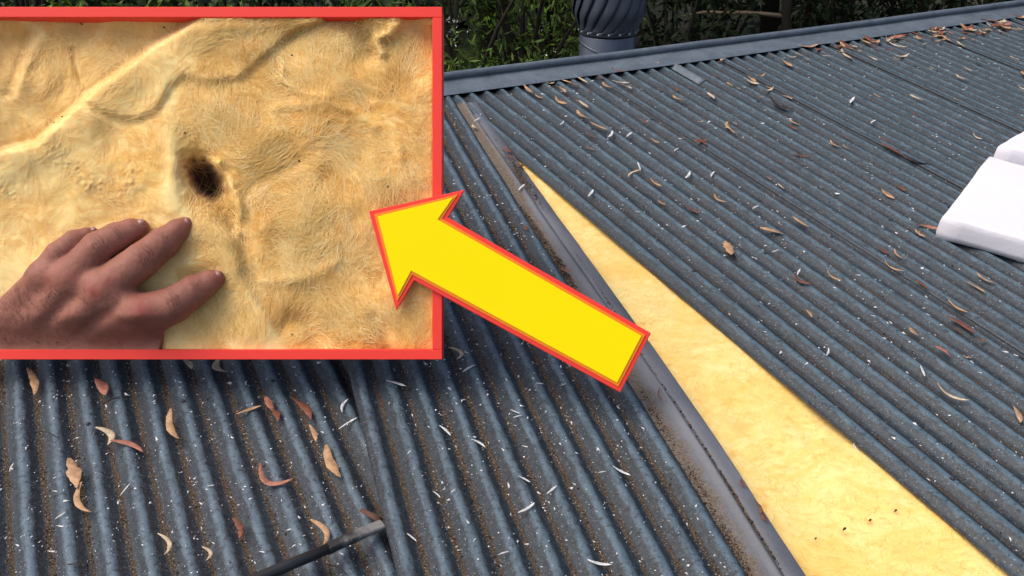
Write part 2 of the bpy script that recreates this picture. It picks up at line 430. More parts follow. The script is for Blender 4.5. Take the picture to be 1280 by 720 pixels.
# ------------------------------------------------------------------ loose sheets
S1M = TW @ frame(M1, M1 @ np.array([0, 0, 0]) + np.array([0, 0, Z1]))
s1 = empty('loose_roof_sheet', S1M)
tag(s1, 'unscrewed corrugated iron sheet littered with curled leaves, lying under the swung sheet at left', 'roof sheet', 'loosened corrugated sheets')
V, F, val = corr_sheet(XO1 - PITCH * 1.5, XO1 + PITCH * 11.6, YB + .2, 3.5, seed=41, phase=XO1, lift=0, wob=.0016, ny=60)
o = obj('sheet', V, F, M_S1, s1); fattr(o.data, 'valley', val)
M_HOLE = plain('screw_hole', (.012, .012, .013), .9, .1)
for j in range(-1, 12):
    for (u, v) in ((110, 530), (229, 502), (341, 476)):
        pass
for (u, v) in ((110, 530), (229, 502), (341, 476)):
    p = M1.T @ (hit(u, v, EZ, np.array([0, 0, Z1])) - np.array([0, 0, Z1]))
    dome(.0042, .004).build('screw', M_SCREW, s1, Matrix.Translation((p[0], p[1], .0002)))
S2M = TW @ frame(M2, Q2)
s2 = empty('swung_roof_sheet', S2M)
tag(s2, 'long corrugated iron sheet swung askew beside the grey flashing, gritty brown dirt in its troughs', 'roof sheet', 'loosened corrugated sheets')
XO2 = -.7226
V, F, val = corr_sheet(XO2 - PITCH * .34, XO2 + PITCH * 9.46, -5.2, -.02, seed=57, phase=XO2, lift=.012, wob=.0016, ny=70)
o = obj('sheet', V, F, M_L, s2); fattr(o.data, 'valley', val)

# folded metal flashing along the swung sheet
def flashing():
    prof = [(-.030, -.0150, .60), (-.012, -.0138, .64), (.004, -.0128, .62), (.014, -.0112, .55), (.026, -.0085, .42), (.036, -.0050, .24), (.0425, .0012, .0), (.0455, .0030, 0), (.0490, .0030, 0), (.0525, .0005, 0), (.0560, -.0062, .10),
            (.0600, -.0098, .34), (.0630, -.0090, .16), (.0670, -.0050, .0), (.085, -.0042, 0), (.1035, -.0050, .05), (.1062, -.0062, .05), (.1070, -.0165, 0)]
    ys = np.sort(np.concatenate([np.linspace(-.10, -4.6, 90), [-1.929, -1.931]]))[::-1]; V = []; D = []
    for y in ys:
        sh = np.interp(-y, [.3, 1.15, 1.8, 2.35, 2.8, 4.6], [-.030, -.012, .004, .010, -.001, -.03])
        for j, (x, z, d) in enumerate(prof):
            V.append((x + sh + .003 * float(fbm(np.array([y * 4.]), np.array([j * .2]), 2)[0]), y, z + .006 * float(fbm(np.array([y * 6.]), np.array([j * .35 + 9]), 3)[0]) + .0022 * (y < -1.93) - .0022 * (y < -3.6)))
            D.append(d + (.48 if j < 10 else 0) * smst(-1.5, -.5, y))
    n = len(prof); F = [(i * n + j, (i + 1) * n + j, (i + 1) * n + j + 1, i * n + j + 1) for i in range(len(ys) - 1) for j in range(n - 1)]
    o = obj('metal_flashing', V, F, M_TRAY, None, S2M); fattr(o.data, 'dirt', D)
    tag(o, 'long grey folded metal flashing between the swung sheet and the bare yellow insulation', 'flashing')
flashing()

# ------------------------------------------------------------------ yellow insulation bared in the gap
def blanket():
    xs = np.linspace(.9, 2.05, 150); ys = np.linspace(-1.2, 3.55, 480)
    X, Y = np.meshgrid(xs, ys)
    Z = -.034 + .030 * fbm(X * 4, Y * 3, 3) + .004 * fbm(X * 18, Y * 18, 3) + .0012 * fbm(X * 60, Y * 60, 2)
    st = smst(.2, .36, fbm(X * 9 + 3, Y * 9, 4)) * .2
    for (u, v, r) in ((1056, 662, .006), (1088, 651, .006), (1120, 639, .006), (1020, 674, .005), (1068, 645, .004), (935, 475, .005)):
        p = hit(u, v, EZ, np.array([0, 0, -.03])); st = np.maximum(st, np.exp(-((X - p[0]) ** 2 + (Y - p[1]) ** 2) / r ** 2) * 1.)
    o = obj('insulation_blanket', np.stack([X, Y, Z], -1).reshape(-1, 3), grid_faces(len(xs), len(ys)), M_BLANKET, None, TW)
    ln = np.exp(-(np.abs(fbm(X * 7 + .8 * Y, Y * 4 + 30, 3)) / .006) ** 2) * smst(-.05, .15, fbm(X * 4 + 9, Y * 4, 2)); st = np.maximum(st, .30 * ln)
    fattr(o.data, 'hole_dark', np.zeros(X.size)); fattr(o.data, 'stain', st.ravel()); fattr(o.data, 'pale', (smst(.05, .3, fbm(X * 3, Y * 3 + 7, 4)) * .4).ravel())
    tag(o, 'clean bright yellow glasswool blanket bared in the wedge between flashing and right-hand sheets', 'insulation')
    nf = Mt('new_fibre', .9, .1); nf.col(nf.ramp(nf.n('ShaderNodeNewGeometry').outputs['Random Per Island'], [(0, (.80, .46, .09)), (.5, (.94, .64, .19)), (1, (.97, .80, .40))])); NEWF = nf.m
    N = 14000; fx = rng.uniform(1.0, 1.95, N); fy = rng.uniform(.2, 3.4, N); an = rng.uniform(0, 6.3, N); Lf = rng.uniform(.010, .040, N); rows = []
    for i in range(3):
        t = i / 2; x = fx + np.cos(an) * Lf * t; y = fy + np.sin(an) * Lf * t; zz = -.0325 + .030 * fbm(x * 4, y * 3, 3) + .004 * fbm(x * 18, y * 18, 3) + .0012 * fbm(x * 60, y * 60, 2) + .003 * t * (1 - t) * 4 * rng.random(N)
        for sg in (-1, 1): rows.append(np.stack([x - sg * .0004 * np.sin(an), y + sg * .0004 * np.cos(an), zz], -1))
        an = an + rng.normal(0, .5, N)
    Aq = np.stack(rows, 1); bs = (np.arange(N) * 6)[:, None]; Ff = np.concatenate([bs + np.array([[0, 1, 3, 2]]), bs + np.array([[2, 3, 5, 4]])])
    fo = obj('loose_fibres', Aq.reshape(-1, 3), Ff, NEWF, o); fo['kind'] = 'stuff'
    mb = MB()
    for (u, v, r) in ((1056, 662, .006), (1088, 651, .005), (1120, 639, .005), (1020, 674, .004)):
        p = hit(u, v, EZ, np.array([0, 0, -.024]))
        mb.tube([p + np.array([-r, 0, .001]), p + np.array([0, .001, .003]), p + np.array([r, .002, .001])], [r * .3, r * .55, r * .2], 6)
    tag(mb.build('bark_crumbs', DARK, None, TW), 'few dark bark crumbs on the bare yellow insulation', 'debris', kind='stuff')
blanket()

# ------------------------------------------------------------------ white batt on the right sheets
def batt():
    m = Mt('polyester_white', .9, .2); n = m.noise(60, 5, .7); m.col(m.mix(n, (.68, .66, .71), (.78, .76, .81))); m.bump(n, .35, .004)
    def slab(outline, z0, th, seed, name):
        P = np.array(outline); c = P.mean(0); rings = []
        dens = []
        for i in range(len(P)):
            for t in np.linspace(0, 1, 14, endpoint=False): dens.append(P[i] * (1 - t) + P[(i + 1) % len(P)] * t)
        D = np.array(dens)
        lv = [(.992, 0), (1.0, .25), (1.0, .7), (.995, .93), (.982, 1.0), (.95, 1.01), (.8, 1.02), (.6, 1.03), (.4, 1.03), (.2, 1.03), (.03, 1.03)]
        V = []
        for s, h in lv:
            for q in D:
                p = c + (q - c) * s
                nz = .018 * fbm(np.array([p[0] * 5 + seed]), np.array([p[1] * 5]), 3)[0] + .006 * fbm(np.array([p[0] * 30 + seed]), np.array([p[1] * 30]), 3)[0]
                ed = .007 * fbm(np.array([p[0] * 14 + seed]), np.array([p[1] * 14 + h * 3]), 3)[0]
                V.append((p[0] + ed, p[1] + ed, z0 + h * th + nz * (h > .5) + (.004 * math.sin(p[0] * 30) if h == 0 else 0)))
        n_ = len(D); F = [(i * n_ + k, i * n_ + (k + 1) % n_, (i + 1) * n_ + (k + 1) % n_, (i + 1) * n_ + k) for i in range(len(lv) - 1) for k in range(n_)]
        F.append(tuple(range(n_ - 1, -1, -1))); F.append(tuple((len(lv) - 1) * n_ + k for k in range(n_)))
        return name, V, F
    a = hit(1169, 293, EZ, np.array([0, 0, .012])); b = hit(1236, 193, EZ, np.array([0, 0, .09])); d = hit(1290, 331, EZ, np.array([0, 0, .004]))
    a, b, d = a[:2], b[:2], d[:2]; e = (d - a) / np.linalg.norm(d - a); L = 1.1
    A2 = a; D2 = a + e * L; B2 = b; C2 = b + e * L
    poly = [A2, D2, C2, B2]
    if np.cross(D2 - A2, B2 - A2) < 0: poly = poly[::-1]
    name, V, F = slab(poly, .002, .085, 1.1, 'insulation_batt')
    o = obj(name, V, F, m.m, None, TW)
    tag(o, 'thick white polyester insulation batt lying on the ribs at the right edge, front edge rounded', 'insulation batt', 'white batts on the roof')
    q = hit(1247, 182, EZ, np.array([0, 0, .118]))[:2]; up = (b - a) / np.linalg.norm(b - a)
    poly = [q, q + e * .9, q + e * .9 + up * .35, q + up * .35 + e * .06]
    if np.cross(poly[1] - poly[0], poly[2] - poly[0]) < 0: poly = poly[::-1]
    name, V, F = slab(poly, .004, .115, 5.1, 'insulation_batt')
    o = obj(name, V, F, m.m, None, TW)
    tag(o, 'second white batt standing a little higher behind the thick white one at right', 'insulation batt', 'white batts on the roof')
batt()

# ------------------------------------------------------------------ pry bar
def prybar():
    m = Mt('worn_black_steel', .45, .5); n = m.noise(40, 6, .7); t = m.attr('worn')
    wr = m.ramp(m.math('ADD', m.math('MULTIPLY', t, .6), m.math('MULTIPLY', n, .7)), [(.62, 0), (.86, 1)])
    m.col(m.mix(wr, (.020, .020, .022), (.20, .195, .19))); m.bump(n, .3, .002)
    P0 = hit(300, 732, EZ, np.array([0, 0, .035])); P1 = hit(410, 686, EZ, np.array([0, 0, .022])); P2 = hit(478, 656, EZ, np.array([0, 0, .012]))
    base = P1; T = TW @ Matrix.Translation(base)
    root = empty('pry_bar', T); tag(root, 'black steel pry bar with a worn bright tip wedged under the swung sheet', 'pry bar')
    P3 = P0 + (P0 - P1) * 2.2 + np.array([0, 0, .03])
    pts = [P3 - base, P0 - base, (P0 + P1) / 2 - base, P1 - base]
    MB().tube(pts, [.0125, .0125, .0125, .0118], 14).build('shaft', m.m, root, smooth=True)
    d = (P2 - P1); L = np.linalg.norm(d); d /= L; sidev = np.cross(d, EZ); sidev /= np.linalg.norm(sidev); nrm = np.cross(sidev, d)
    V = []; W = []
    for i, t_ in enumerate(np.linspace(-.02, 1, 12)):
        c = d * (L * t_); hw = .0112 + .002 * smst(.1, .5, t_); th = .010 * (1 - .35 * t_)
        for (a, b) in ((-1, -.6), (-.8, -1), (.8, -1), (1, -.6), (1, .6), (.8, 1), (-.8, 1), (-1, .6)):
            V.append(c + sidev * hw * a + nrm * th * b + nrm * .002 * math.sin(t_ * 3)); W.append(.25 + .75 * t_)
    F = [(i * 8 + k, i * 8 + (k + 1) % 8, (i + 1) * 8 + (k + 1) % 8, (i + 1) * 8 + k) for i in range(11) for k in range(8)] + [tuple(range(7, -1, -1)), tuple(88 + k for k in range(8))]
    o = obj('flattened_tip', V, F, m.m, root, None, False); fattr(o.data, 'worn', W)
    # the short upturned claw beside the tip
    mb = MB(); Q0 = hit(476, 652, EZ, np.array([0, 0, .008])) - base; Q1 = hit(468, 646, EZ, np.array([0, 0, .014])) - base; Q3 = hit(451, 637, EZ, np.array([0, 0, .012])) - base
    mb.tube([Q0, Q1, Q3], [.010, .009, .0055], 8, flat=.5); mb.build('claw', plain('rusty_steel', (.10, .045, .03), .8, scale=60), root, smooth=True)
prybar()

# ------------------------------------------------------------------ whirlybird
def ventilator():
    m = Mt('vent_metal', .34, .5, .35); n = m.noise(12, 5, .6); m.col(m.mix(n, (.05, .06, .085), (.085, .10, .13))); m.bump(m.noise(30, 3), .08, .003)
    pt = at_depth(760, 42, 5.22); pw = tow(pt); s = 5.22 / FPX
    root = empty('roof_ventilator', Matrix.Translation(pw)); tag(root, 'dark grey spinning turbine roof ventilator on its pipe behind the capping', 'ventilator')
    r = 35.5 * s
    MB().lathe([(r, -1.0), (r, -.004), (r * .98, 0), (r * .9, 0)], 40).build('pipe', m.m, root, smooth=True)
    # sloping seam strip around the pipe
    V = []; n_ = 48
    for k in range(n_):
        a = 2 * math.pi * k / n_; z = -.075 - .050 * math.cos(a + .9)
        V += [((r + .001) * math.cos(a), (r + .001) * math.sin(a), z - .006), ((r + .005) * math.cos(a), (r + .005) * math.sin(a), z - .004), ((r + .005) * math.cos(a), (r + .005) * math.sin(a), z + .004), ((r + .001) * math.cos(a), (r + .001) * math.sin(a), z + .006)]
    F = [(k * 4 + j, ((k + 1) % n_) * 4 + j, ((k + 1) % n_) * 4 + j + 1, k * 4 + j + 1) for k in range(n_) for j in range(3)]
    obj('pipe_seam', V, F, m.m, root)
    h = .345; R = 46 * s
    def rad(t): return R * (1 - .215 * (1 - smst(0, .38, t)) ** 1.5 - .62 * smst(.62, 1.04, t) ** 1.6)
    MB().lathe([(r * 1.0, .006), (rad(0) * 1.02, .010), (rad(0) * 1.03, .030), (rad(0) * .98, .034)], 48).build('bottom_ring', m.m, root, smooth=True)
    tb = empty('turbine', Matrix.Identity(4)); tb.parent = root
    nv = 17; V0 = None
    for k in range(nv):
        V = []; nt_ = 16; na = 6
        for i in range(nt_ + 1):
            t = i / nt_
            for j in range(na + 1):
                q = j / na; a = 2 * math.pi * (q * 1.45) / nv + .62 * math.sin(t * 2.0)
                rr = rad(t) - .030 * (1 - q) ** 1.3 * min(1, t * 6) + .006 * math.sin(q * math.pi)
                V.append((rr * math.cos(a), rr * math.sin(a), .02 + t * h))
        if V0 is None:
            F = [(i * (na + 1) + j, i * (na + 1) + j + 1, (i + 1) * (na + 1) + j + 1, (i + 1) * (na + 1) + j) for i in range(nt_) for j in range(na)]
            V0 = obj('vane', V, F, m.m, tb)
            md = V0.modifiers.new('thick', 'SOLIDIFY'); md.thickness = .0018
        else:
            o = V0.copy(); COL.objects.link(o); o.parent = tb; o.matrix_local = Matrix.Rotation(2 * math.pi * k / nv, 4, 'Z')
    MB().lathe([(rad(1) * 1.08, h + .005), (rad(1) * 1.06, h + .03), (rad(1) * .7, h + .05), (.001, h + .055)], 40).build('top_cap', m.m, root, smooth=True)
    MB().lathe([(rad(0) * .8, 0.0), (rad(.4) * .62, .1), (rad(.4) * .62, .25), (.02, h)], 24).build('inner_core', plain('vent_dark', (.02, .02, .025), .9), root, smooth=True)
    rv = None; rm = plain('rivet_bright', (.45, .45, .42), .4)
    for k in range(nv):
        a = 2 * math.pi * (k + .2) / nv; rr = rad(0) * 1.03
        M = Matrix.Translation((rr * math.cos(a), rr * math.sin(a), .022)) @ Matrix.Rotation(a, 4, 'Z') @ Matrix.Rotation(math.pi / 2, 4, 'Y')
        if rv is None: rv = dome(.0035, .004).build('rivet', rm, root, M)
        else:
            o = rv.copy(); COL.objects.link(o); o.parent = root; o.matrix_local = M
ventilator()

# ------------------------------------------------------------------ overlay inset as a box: aged insulation and a hand, and the overlay arrow
DB = 2.47; SB = DB / FPX
BM = TW @ frame(np.stack([CAMR[:, 0], CAMR[:, 2], -CAMR[:, 1]], 1), CAMP + CAMR[:, 1] * DB)     # stands square to the view axis
def B(u, v, z=0.0):
    k = (FPX - z) / FPX; return np.array([(u - 640) * k, (360 - v) * k, z]) * SB
BF = plain('red_gloss_paint', (.90, .050, .032), .45, .35, var=.03, scale=8)
def inset_box():
    root = empty('inset_frame', BM); tag(root, 'big red overlay border round the inset view of old insulation and the hand', 'frame')  # border of a pasted overlay inset, built as a solid box
    z0, z1 = -24, 11; s = SB
    def bar(u0, u1, v0, v1, za=z0, zb=z1):
        a = B(u0, v1, zb); b = B(u1, v0, zb)
        MB().box((a[0], a[1], za * s), (b[0], b[1], zb * s), .6 * s).build('frame_bar', BF, root)
    bar(-42, 552.5, 8.5, 21.5); bar(-42, 552.5, 437, 449.5); bar(540.5, 552.5, 21.7, 436.8); bar(-42, -30, 21.7, 436.8)
    a = B(-36, 444, 0); b = B(546, 14, 0)
    V = [(a[0], a[1], -30 * s), (b[0], a[1], -30 * s), (b[0], b[1], -30 * s), (a[0], b[1], -30 * s), (a[0], a[1], -36 * s), (b[0], a[1], -36 * s), (b[0], b[1], -135 * s), (a[0], b[1], -135 * s)]
    MB().add(V, [(4, 7, 6, 5), (0, 1, 5, 4), (1, 2, 6, 5), (2, 3, 7, 6), (3, 0, 4, 7)]).build('back_panel', plain('plywood', (.35, .25, .15), .8), root)
    inv = BM.inverted() @ TW
    for (u, v, u2, v2) in ((110, 130, 120, 230), (440, 130, 430, 230)):
        p = B(u, v, -34); q = np.array(inv @ Vector(hit(u2, v2, EZ, np.array([0, 0, -.02]))))
        MB().tube([p, q], .016, 8).build('support_leg', plain('plywood', (.35, .25, .15), .8), root)
inset_box()

FOLD1 = [(-40, 191), (0, 184), (44, 175), (57, 162), (100, 122), (140, 92), (192, 52), (236, 26), (262, 8)]
FOLD2 = [(100, 122), (122, 136), (150, 147), (172, 149), (192, 140), (203, 124), (212, 108), (230, 95), (254, 102), (297, 98), (315, 83), (345, 57), (372, 39), (410, 22)]
LIP = [(206, 112), (213, 150), (215, 190), (217, 225), (219, 255), (236, 282), (262, 287), (280, 300), (290, 330), (297, 350), (330, 400), (346, 445)]
CURL = [(495, 12), (494, 30), (486, 42), (472, 46), (470, 53), (477, 66)]
def sdist(U, V, poly):                          # distance to the polyline and side (positive on the right-hand / lower side)
    best = np.full(U.shape, 1e9); side = np.zeros(U.shape)
    for (x0, y0), (x1, y1) in zip(poly[:-1], poly[1:]):
        dx, dy = x1 - x0, y1 - y0; t = np.clip(((U - x0) * dx + (V - y0) * dy) / (dx * dx + dy * dy), 0, 1)
        d = np.hypot(U - x0 - t * dx, V - y0 - t * dy); cr = np.sign(dx * (V - y0) - dy * (U - x0))
        m = d < best; best = np.where(m, d, best); side = np.where(m, cr, side)
    return best, side
def wool_height(U, V):
    wu = U + 9 * fbm(U / 40 + 5, V / 40, 3); wv = V + 9 * fbm(U / 40, V / 40 + 9, 3)
    z = 6 * fbm(wu / 70, wv / 70, 4) * 2
    d, sd_ = sdist(U, V, FOLD1); sg = d * sd_                       # + below/right of the fold = the upper flap
    up = smst(-2.5, 10.0, sg)
    roll = np.exp(-(np.clip(sg - 12, -20, 90) / 34.) ** 2) * up * (.5 + 1.0 * np.clip(fbm(U / 38 + 60, V / 38, 3) + .5, 0, 1)) * .7
    low = -8 + 15 * fbm(U / 45 + 3, V / 55, 3) - 6 * np.exp(-np.clip(-sg, 0, 200) / 16.) * (1 - up)
    z = low * (1 - up) + (z + 5 + 8 * roll) * up
    d2, s2_ = sdist(U + .5 * (wu - U), V + .5 * (wv - V), FOLD2); g2 = d2 * s2_
    flap = (g2 < 0)
    z = z + up * (5.0 * np.exp(-np.clip(-g2, 0, 99) / 40) * smst(-8, 7, -g2) - 2.6 * np.clip(.9 + 5 * fbm(U / 34 + 90, V / 34, 2), .15, 1.7) * np.exp(-(g2 - 2.5) ** 2 / (14. + 40 * np.clip(fbm(U / 50, V / 50 + 33, 2) + .5, 0, 1))) - 3.0 * np.exp(-np.clip(g2, 0, 200) / 14) * smst(-6, 6, g2))
    d3, s3_ = sdist(wu, wv, LIP); g3 = d3 * s3_                       # side: negative = right of it
    z = z + (4.5 * np.exp(-(d3 / 10.) ** 2) + 4.5 * np.exp(-(d3 / 24.) ** 2)) * smst(120, 190, V)
    # the hole and its run-out
    c, s_ = math.cos(.9), math.sin(.9)
    a = (U - 257) * c + (V - 224) * s_; b = -(U - 257) * s_ + (V - 224) * c
    rr = np.hypot(a / 33, b / 21) + .38 * fbm(U / 8, V / 8, 3)
    z = z - (38 + 22 * fbm(U / 11, V / 11, 3)) * (1 - smst(.42, 1.06, rr)) - 12 * (1 - smst(.7, 1.6, rr)) - 8 * np.exp(-(rr / 1.7) ** 2)
    d4, _ = sdist(U, V, [(258, 225), (276, 256), (292, 282)]); z = z - 19 * np.exp(-(d4 / 12.) ** 2)
    d5, _ = sdist(U, V, [(293, 268), (304, 300), (308, 335), (325, 372), (352, 410)]); z = z - 9 * np.exp(-(d5 / 12.) ** 2)
    # crest round the hole on the right
    d6, _ = sdist(U, V, [(272, 205), (290, 232), (300, 262), (298, 290)]); z = z + 10 * np.exp(-(d6 / 6.) ** 2)
    # top right pit and curl
    d7, _ = sdist(U, V, [(418, 20), (445, 32), (455, 50), (460, 66)]); z = z - 15 * np.exp(-(d7 / 15.) ** 2)
    d8, _ = sdist(U, V, CURL); z = z + 13 * np.exp(-(d8 / 5.5) ** 2)
    d9, _ = sdist(U, V, [(505, 12), (520, 34), (548, 60)]); z = z - 11 * np.exp(-(d9 / 15.) ** 2)
    for pl, amp, wd in (([(352, 85), (352, 100), (375, 117), (410, 122)], 4, 4), ([(345, 135), (400, 128), (440, 136), (470, 160)], 4, 7), ([(310, 238), (345, 218), (372, 205)], -3, 7),
                        ([(330, 352), (385, 346), (420, 330)], 3.5, 7), ([(360, 395), (380, 405), (400, 440)], -6, 10), ([(470, 130), (495, 165), (505, 195)], 3.5, 6), ([(465, 400), (480, 420), (486, 440)], -6, 9),
                        ([(88, 62), (97, 92), (106, 112)], -5, 4), ([(40, 45), (20, 90), (8, 115)], -5, 7), ([(52, 40), (28, 85), (20, 118)], 6, 9), ([(30, 130), (52, 160)], 5, 12),
                        ([(240, 330), (275, 322), (292, 335)], 4, 9), ([(232, 296), (255, 292), (275, 302)], 3.5, 7), ([(225, 345), (250, 345), (262, 350)], -6, 6), ([(215, 205), (214, 240), (217, 262)], 5, 7)):
        dd, _ = sdist(wu, wv, pl); z = z + amp * np.exp(-(dd / wd) ** 2)
    rough = .35 + .65 * smst(205, 250, U) * (1 - .6 * np.exp(-(d3 / 25) ** 2))
    # felted clumps and stringy strands
    z = z + 13 * fbm(wu / 66 + 7, wv / 58 + 3, 2) + 1.5 * rough * fbm(U / 34, V / 34, 2, .35) + .4 * rough * fbm(wu / 6, wv / 6, 3, .6)
    st = np.abs(fbm(wu / 22 + .03 * wv, wv / 13 + 40, 3)); z = z + 7 * (1 - smst(14, 48, V))
    cr = np.zeros(U.shape)
    for pl in ([(52, 178), (85, 205), (112, 225)], [(112, 232), (140, 240), (160, 226), (163, 212)], [(0, 235), (15, 245)]):
        dd, _ = sdist(U, V, pl); cr = np.maximum(cr, np.exp(-(dd / 15.) ** 2))
    z = z + cr * 3.2 * np.abs(fbm(U / 4, V / 4, 3)) * 2
    # soft press under the fingers
    return z, dict(cr=cr, rr=rr, d2=np.where(flap, 99, d2), d3=d3, g3=g3, d5=d5, d7=d7, up=up, sg=sg, d4=d4, d9=d9, d8=d8)
def wool():
    us = np.arange(-31, 546.1, 1.6); vs = np.arange(14, 443.1, 1.6)
    U, V = np.meshgrid(us, vs); z, d = wool_height(U, V)
    z = z - 4; z = np.where(z > 3, 3 + 9 * np.tanh((z - 3) / 9), z); z = np.clip(z, -78, 11); q_ = np.maximum(smst(405, 441, V), 1 - smst(20, 40, V)); z = z * (1 - q_) + np.minimum(z, 4) * q_
    k = (FPX - z) / FPX
    P = np.stack([(U - 640) * k, (360 - V) * k, z], -1).reshape(-1, 3) * SB
    o = obj('old_insulation_batt', P, grid_faces(len(us), len(vs))[:, ::-1], M_WOOL, None, BM)
    n1 = smst(.02, .28, fbm(U / 50 + 2, V / 50 + 8, 4)); n2 = smst(.0, .25, fbm(U / 9, V / 9 + 5, 4))
    st = .95 * n1 * smst(200, 300, U) + .75 * d['cr'] * (.3 + .7 * n2) + .65 * np.exp(-(d['d5'] / 16.) ** 2) + .34 * np.exp(-(d['d2'] / 5.5) ** 2) * d['up'] * np.clip(.5 + 1.6 * fbm(U / 28, V / 28 + 50, 3), 0, 1) + .8 * np.exp(-(d['d7'] / 14.) ** 2)  # browned patches, plus fold crease shade put into the brown
    st += 1.2 * (1 - smst(.5, 1.25, d['rr'])) + .3 * np.exp(-(d['d4'] / 12.) ** 2) + .15 * np.exp(-np.clip(-d['sg'], 0, 99) / 18.) * (1 - d['up']) + .25 * smst(330, 430, V) * smst(330, 420, U)  # shade of the fold on the lower layer, also put into the brown
    pl = .9 * np.exp(-(d['d3'] / 11.) ** 2) + .5 * smst(0, 20, d['g3']) * smst(150, 260, V) * .4 + .8 * np.exp(-(d['d8'] / 6) ** 2) + .5 * smst(300, 340, V) * (1 - smst(300, 350, U))
    pl += .55 * np.exp(-((U - 540) / 40.) ** 2 - ((V - 75) / 14.) ** 2) + .3 * (1 - d['up']) + .5 * d['up'] * smst(-2, 14, d['sg']) * (1 - smst(45, 90, d['sg']))
    fattr(o.data, 'hole_dark', np.maximum(.93 * (1 - smst(.42, 1.02, d['rr'])), .30 * np.exp(-(d['d4'] / 11.) ** 2)).ravel()); fattr(o.data, 'stain', np.clip(st * (1 - .6 * np.clip(pl, 0, 1)), 0, .92).ravel()); fattr(o.data, 'pale', np.clip(pl, 0, .8).ravel())  # dark brown follows the depth of the hole and its groove
    tag(o, 'aged yellow glasswool inside the red frame, folded, browned and torn open by a dark hole', 'insulation')
    # loose fibres on the wool
    NC = 1500; ccu = rng.uniform(-28, 540, NC); ccv = rng.uniform(20, 436, NC); kc = (rng.random(NC) < np.where(ccu > 235, 1, np.where(ccv < 150, .45, .10))) & (np.hypot((ccu - 262) / 30, (ccv - 228) / 38) > 1); ccu, ccv = ccu[kc], ccv[kc]; NC = len(ccu)
    K = 20; N = NC * K; ci = np.repeat(np.arange(NC), K)
    cang = 9. * fbm(ccu / 95 + 3, ccv / 95, 2) + rng.normal(0, .30, NC) + .6; cL = rng.uniform(14, 48, NC); cb = rng.normal(0, .7, NC)
    pu = ccu[ci] + rng.normal(0, 8, N); pv = ccv[ci] + rng.normal(0, 8, N); ang = cang[ci] + rng.normal(0, .34, N); L = cL[ci] * rng.uniform(.5, 1.2, N); bend = cb[ci] + rng.normal(0, .7, N)
    S = 4; rows = []; ph = rng.random(N)
    for i in range(S + 1):
        z, _ = wool_height(pu, pv); z = z - 4; z = np.clip(np.where(z > 3, 3 + 9 * np.tanh((z - 3) / 9), z), -78, 11) + .35 + 1.5 * np.sin(np.pi * i / S) * ph
        wd = .19 * np.sin(np.pi * (i + .6) / (S + 1.2)) + .05; nx, ny = -np.sin(ang), np.cos(ang)
        for sg in (-1, 1):
            uu = np.clip(pu + sg * wd * nx, -29, 539.5); vv = np.clip(pv + sg * wd * ny, 22.5, 436); kk = (FPX - z) / FPX
            rows.append(np.stack([(uu - 640) * kk, (360 - vv) * kk, z], -1) * SB)
        pu = pu + np.cos(ang) * L / S; pv = pv + np.sin(ang) * L / S; ang = ang + bend / S
    A = np.stack(rows, 1)                        # N, 2(S+1), 3
    base = (np.arange(N) * 2 * (S + 1))[:, None]
    F = np.concatenate([base + np.array([[2 * i, 2 * i + 1, 2 * i + 3, 2 * i + 2]]) for i in range(S)], 0)
    fm = Mt('wool_fibre', .85, .1); tone = fm.math('ADD', fm.math('MULTIPLY', fm.attr('tone'), .75), fm.math('MULTIPLY', fm.n('ShaderNodeNewGeometry').outputs['Random Per Island'], .25))
    fm.col(fm.ramp(tone, [(.05, (.76, .43, .12)), (.35, (.89, .57, .18)), (.65, (.95, .68, .26)), (.95, (.98, .79, .42))]))
    f = obj('loose_fibres', A.reshape(-1, 3), F, fm.m, o); f['kind'] = 'stuff'; fattr(f.data, 'tone', np.repeat(np.where((ccu > 235)[ci], rng.random(NC)[ci], .45 + .5 * rng.random(N)), 2 * (S + 1)))
    # specks of dirt
    mb = MB()
    for (u, v) in ((365, 69), (231, 166), (78, 146), (68, 153), (374, 201), (485, 233), (102, 30), (205, 34), (365, 418)):
        z = float(np.clip(wool_height(np.array([u * 1.]), np.array([v * 1.]))[0] - 4, -78, 9)[0]); p = B(u, v, z + .6)
        mb.tube([p + np.array([-1.5, .8, 0]) * SB, p + np.array([0, 0, .8]) * SB, p + np.array([1.4, -1, 0]) * SB], [.4 * SB, 1.1 * SB, .5 * SB], 5)
    sp = mb.build('dirt_specks', DARK, o); sp['kind'] = 'stuff'
wool()

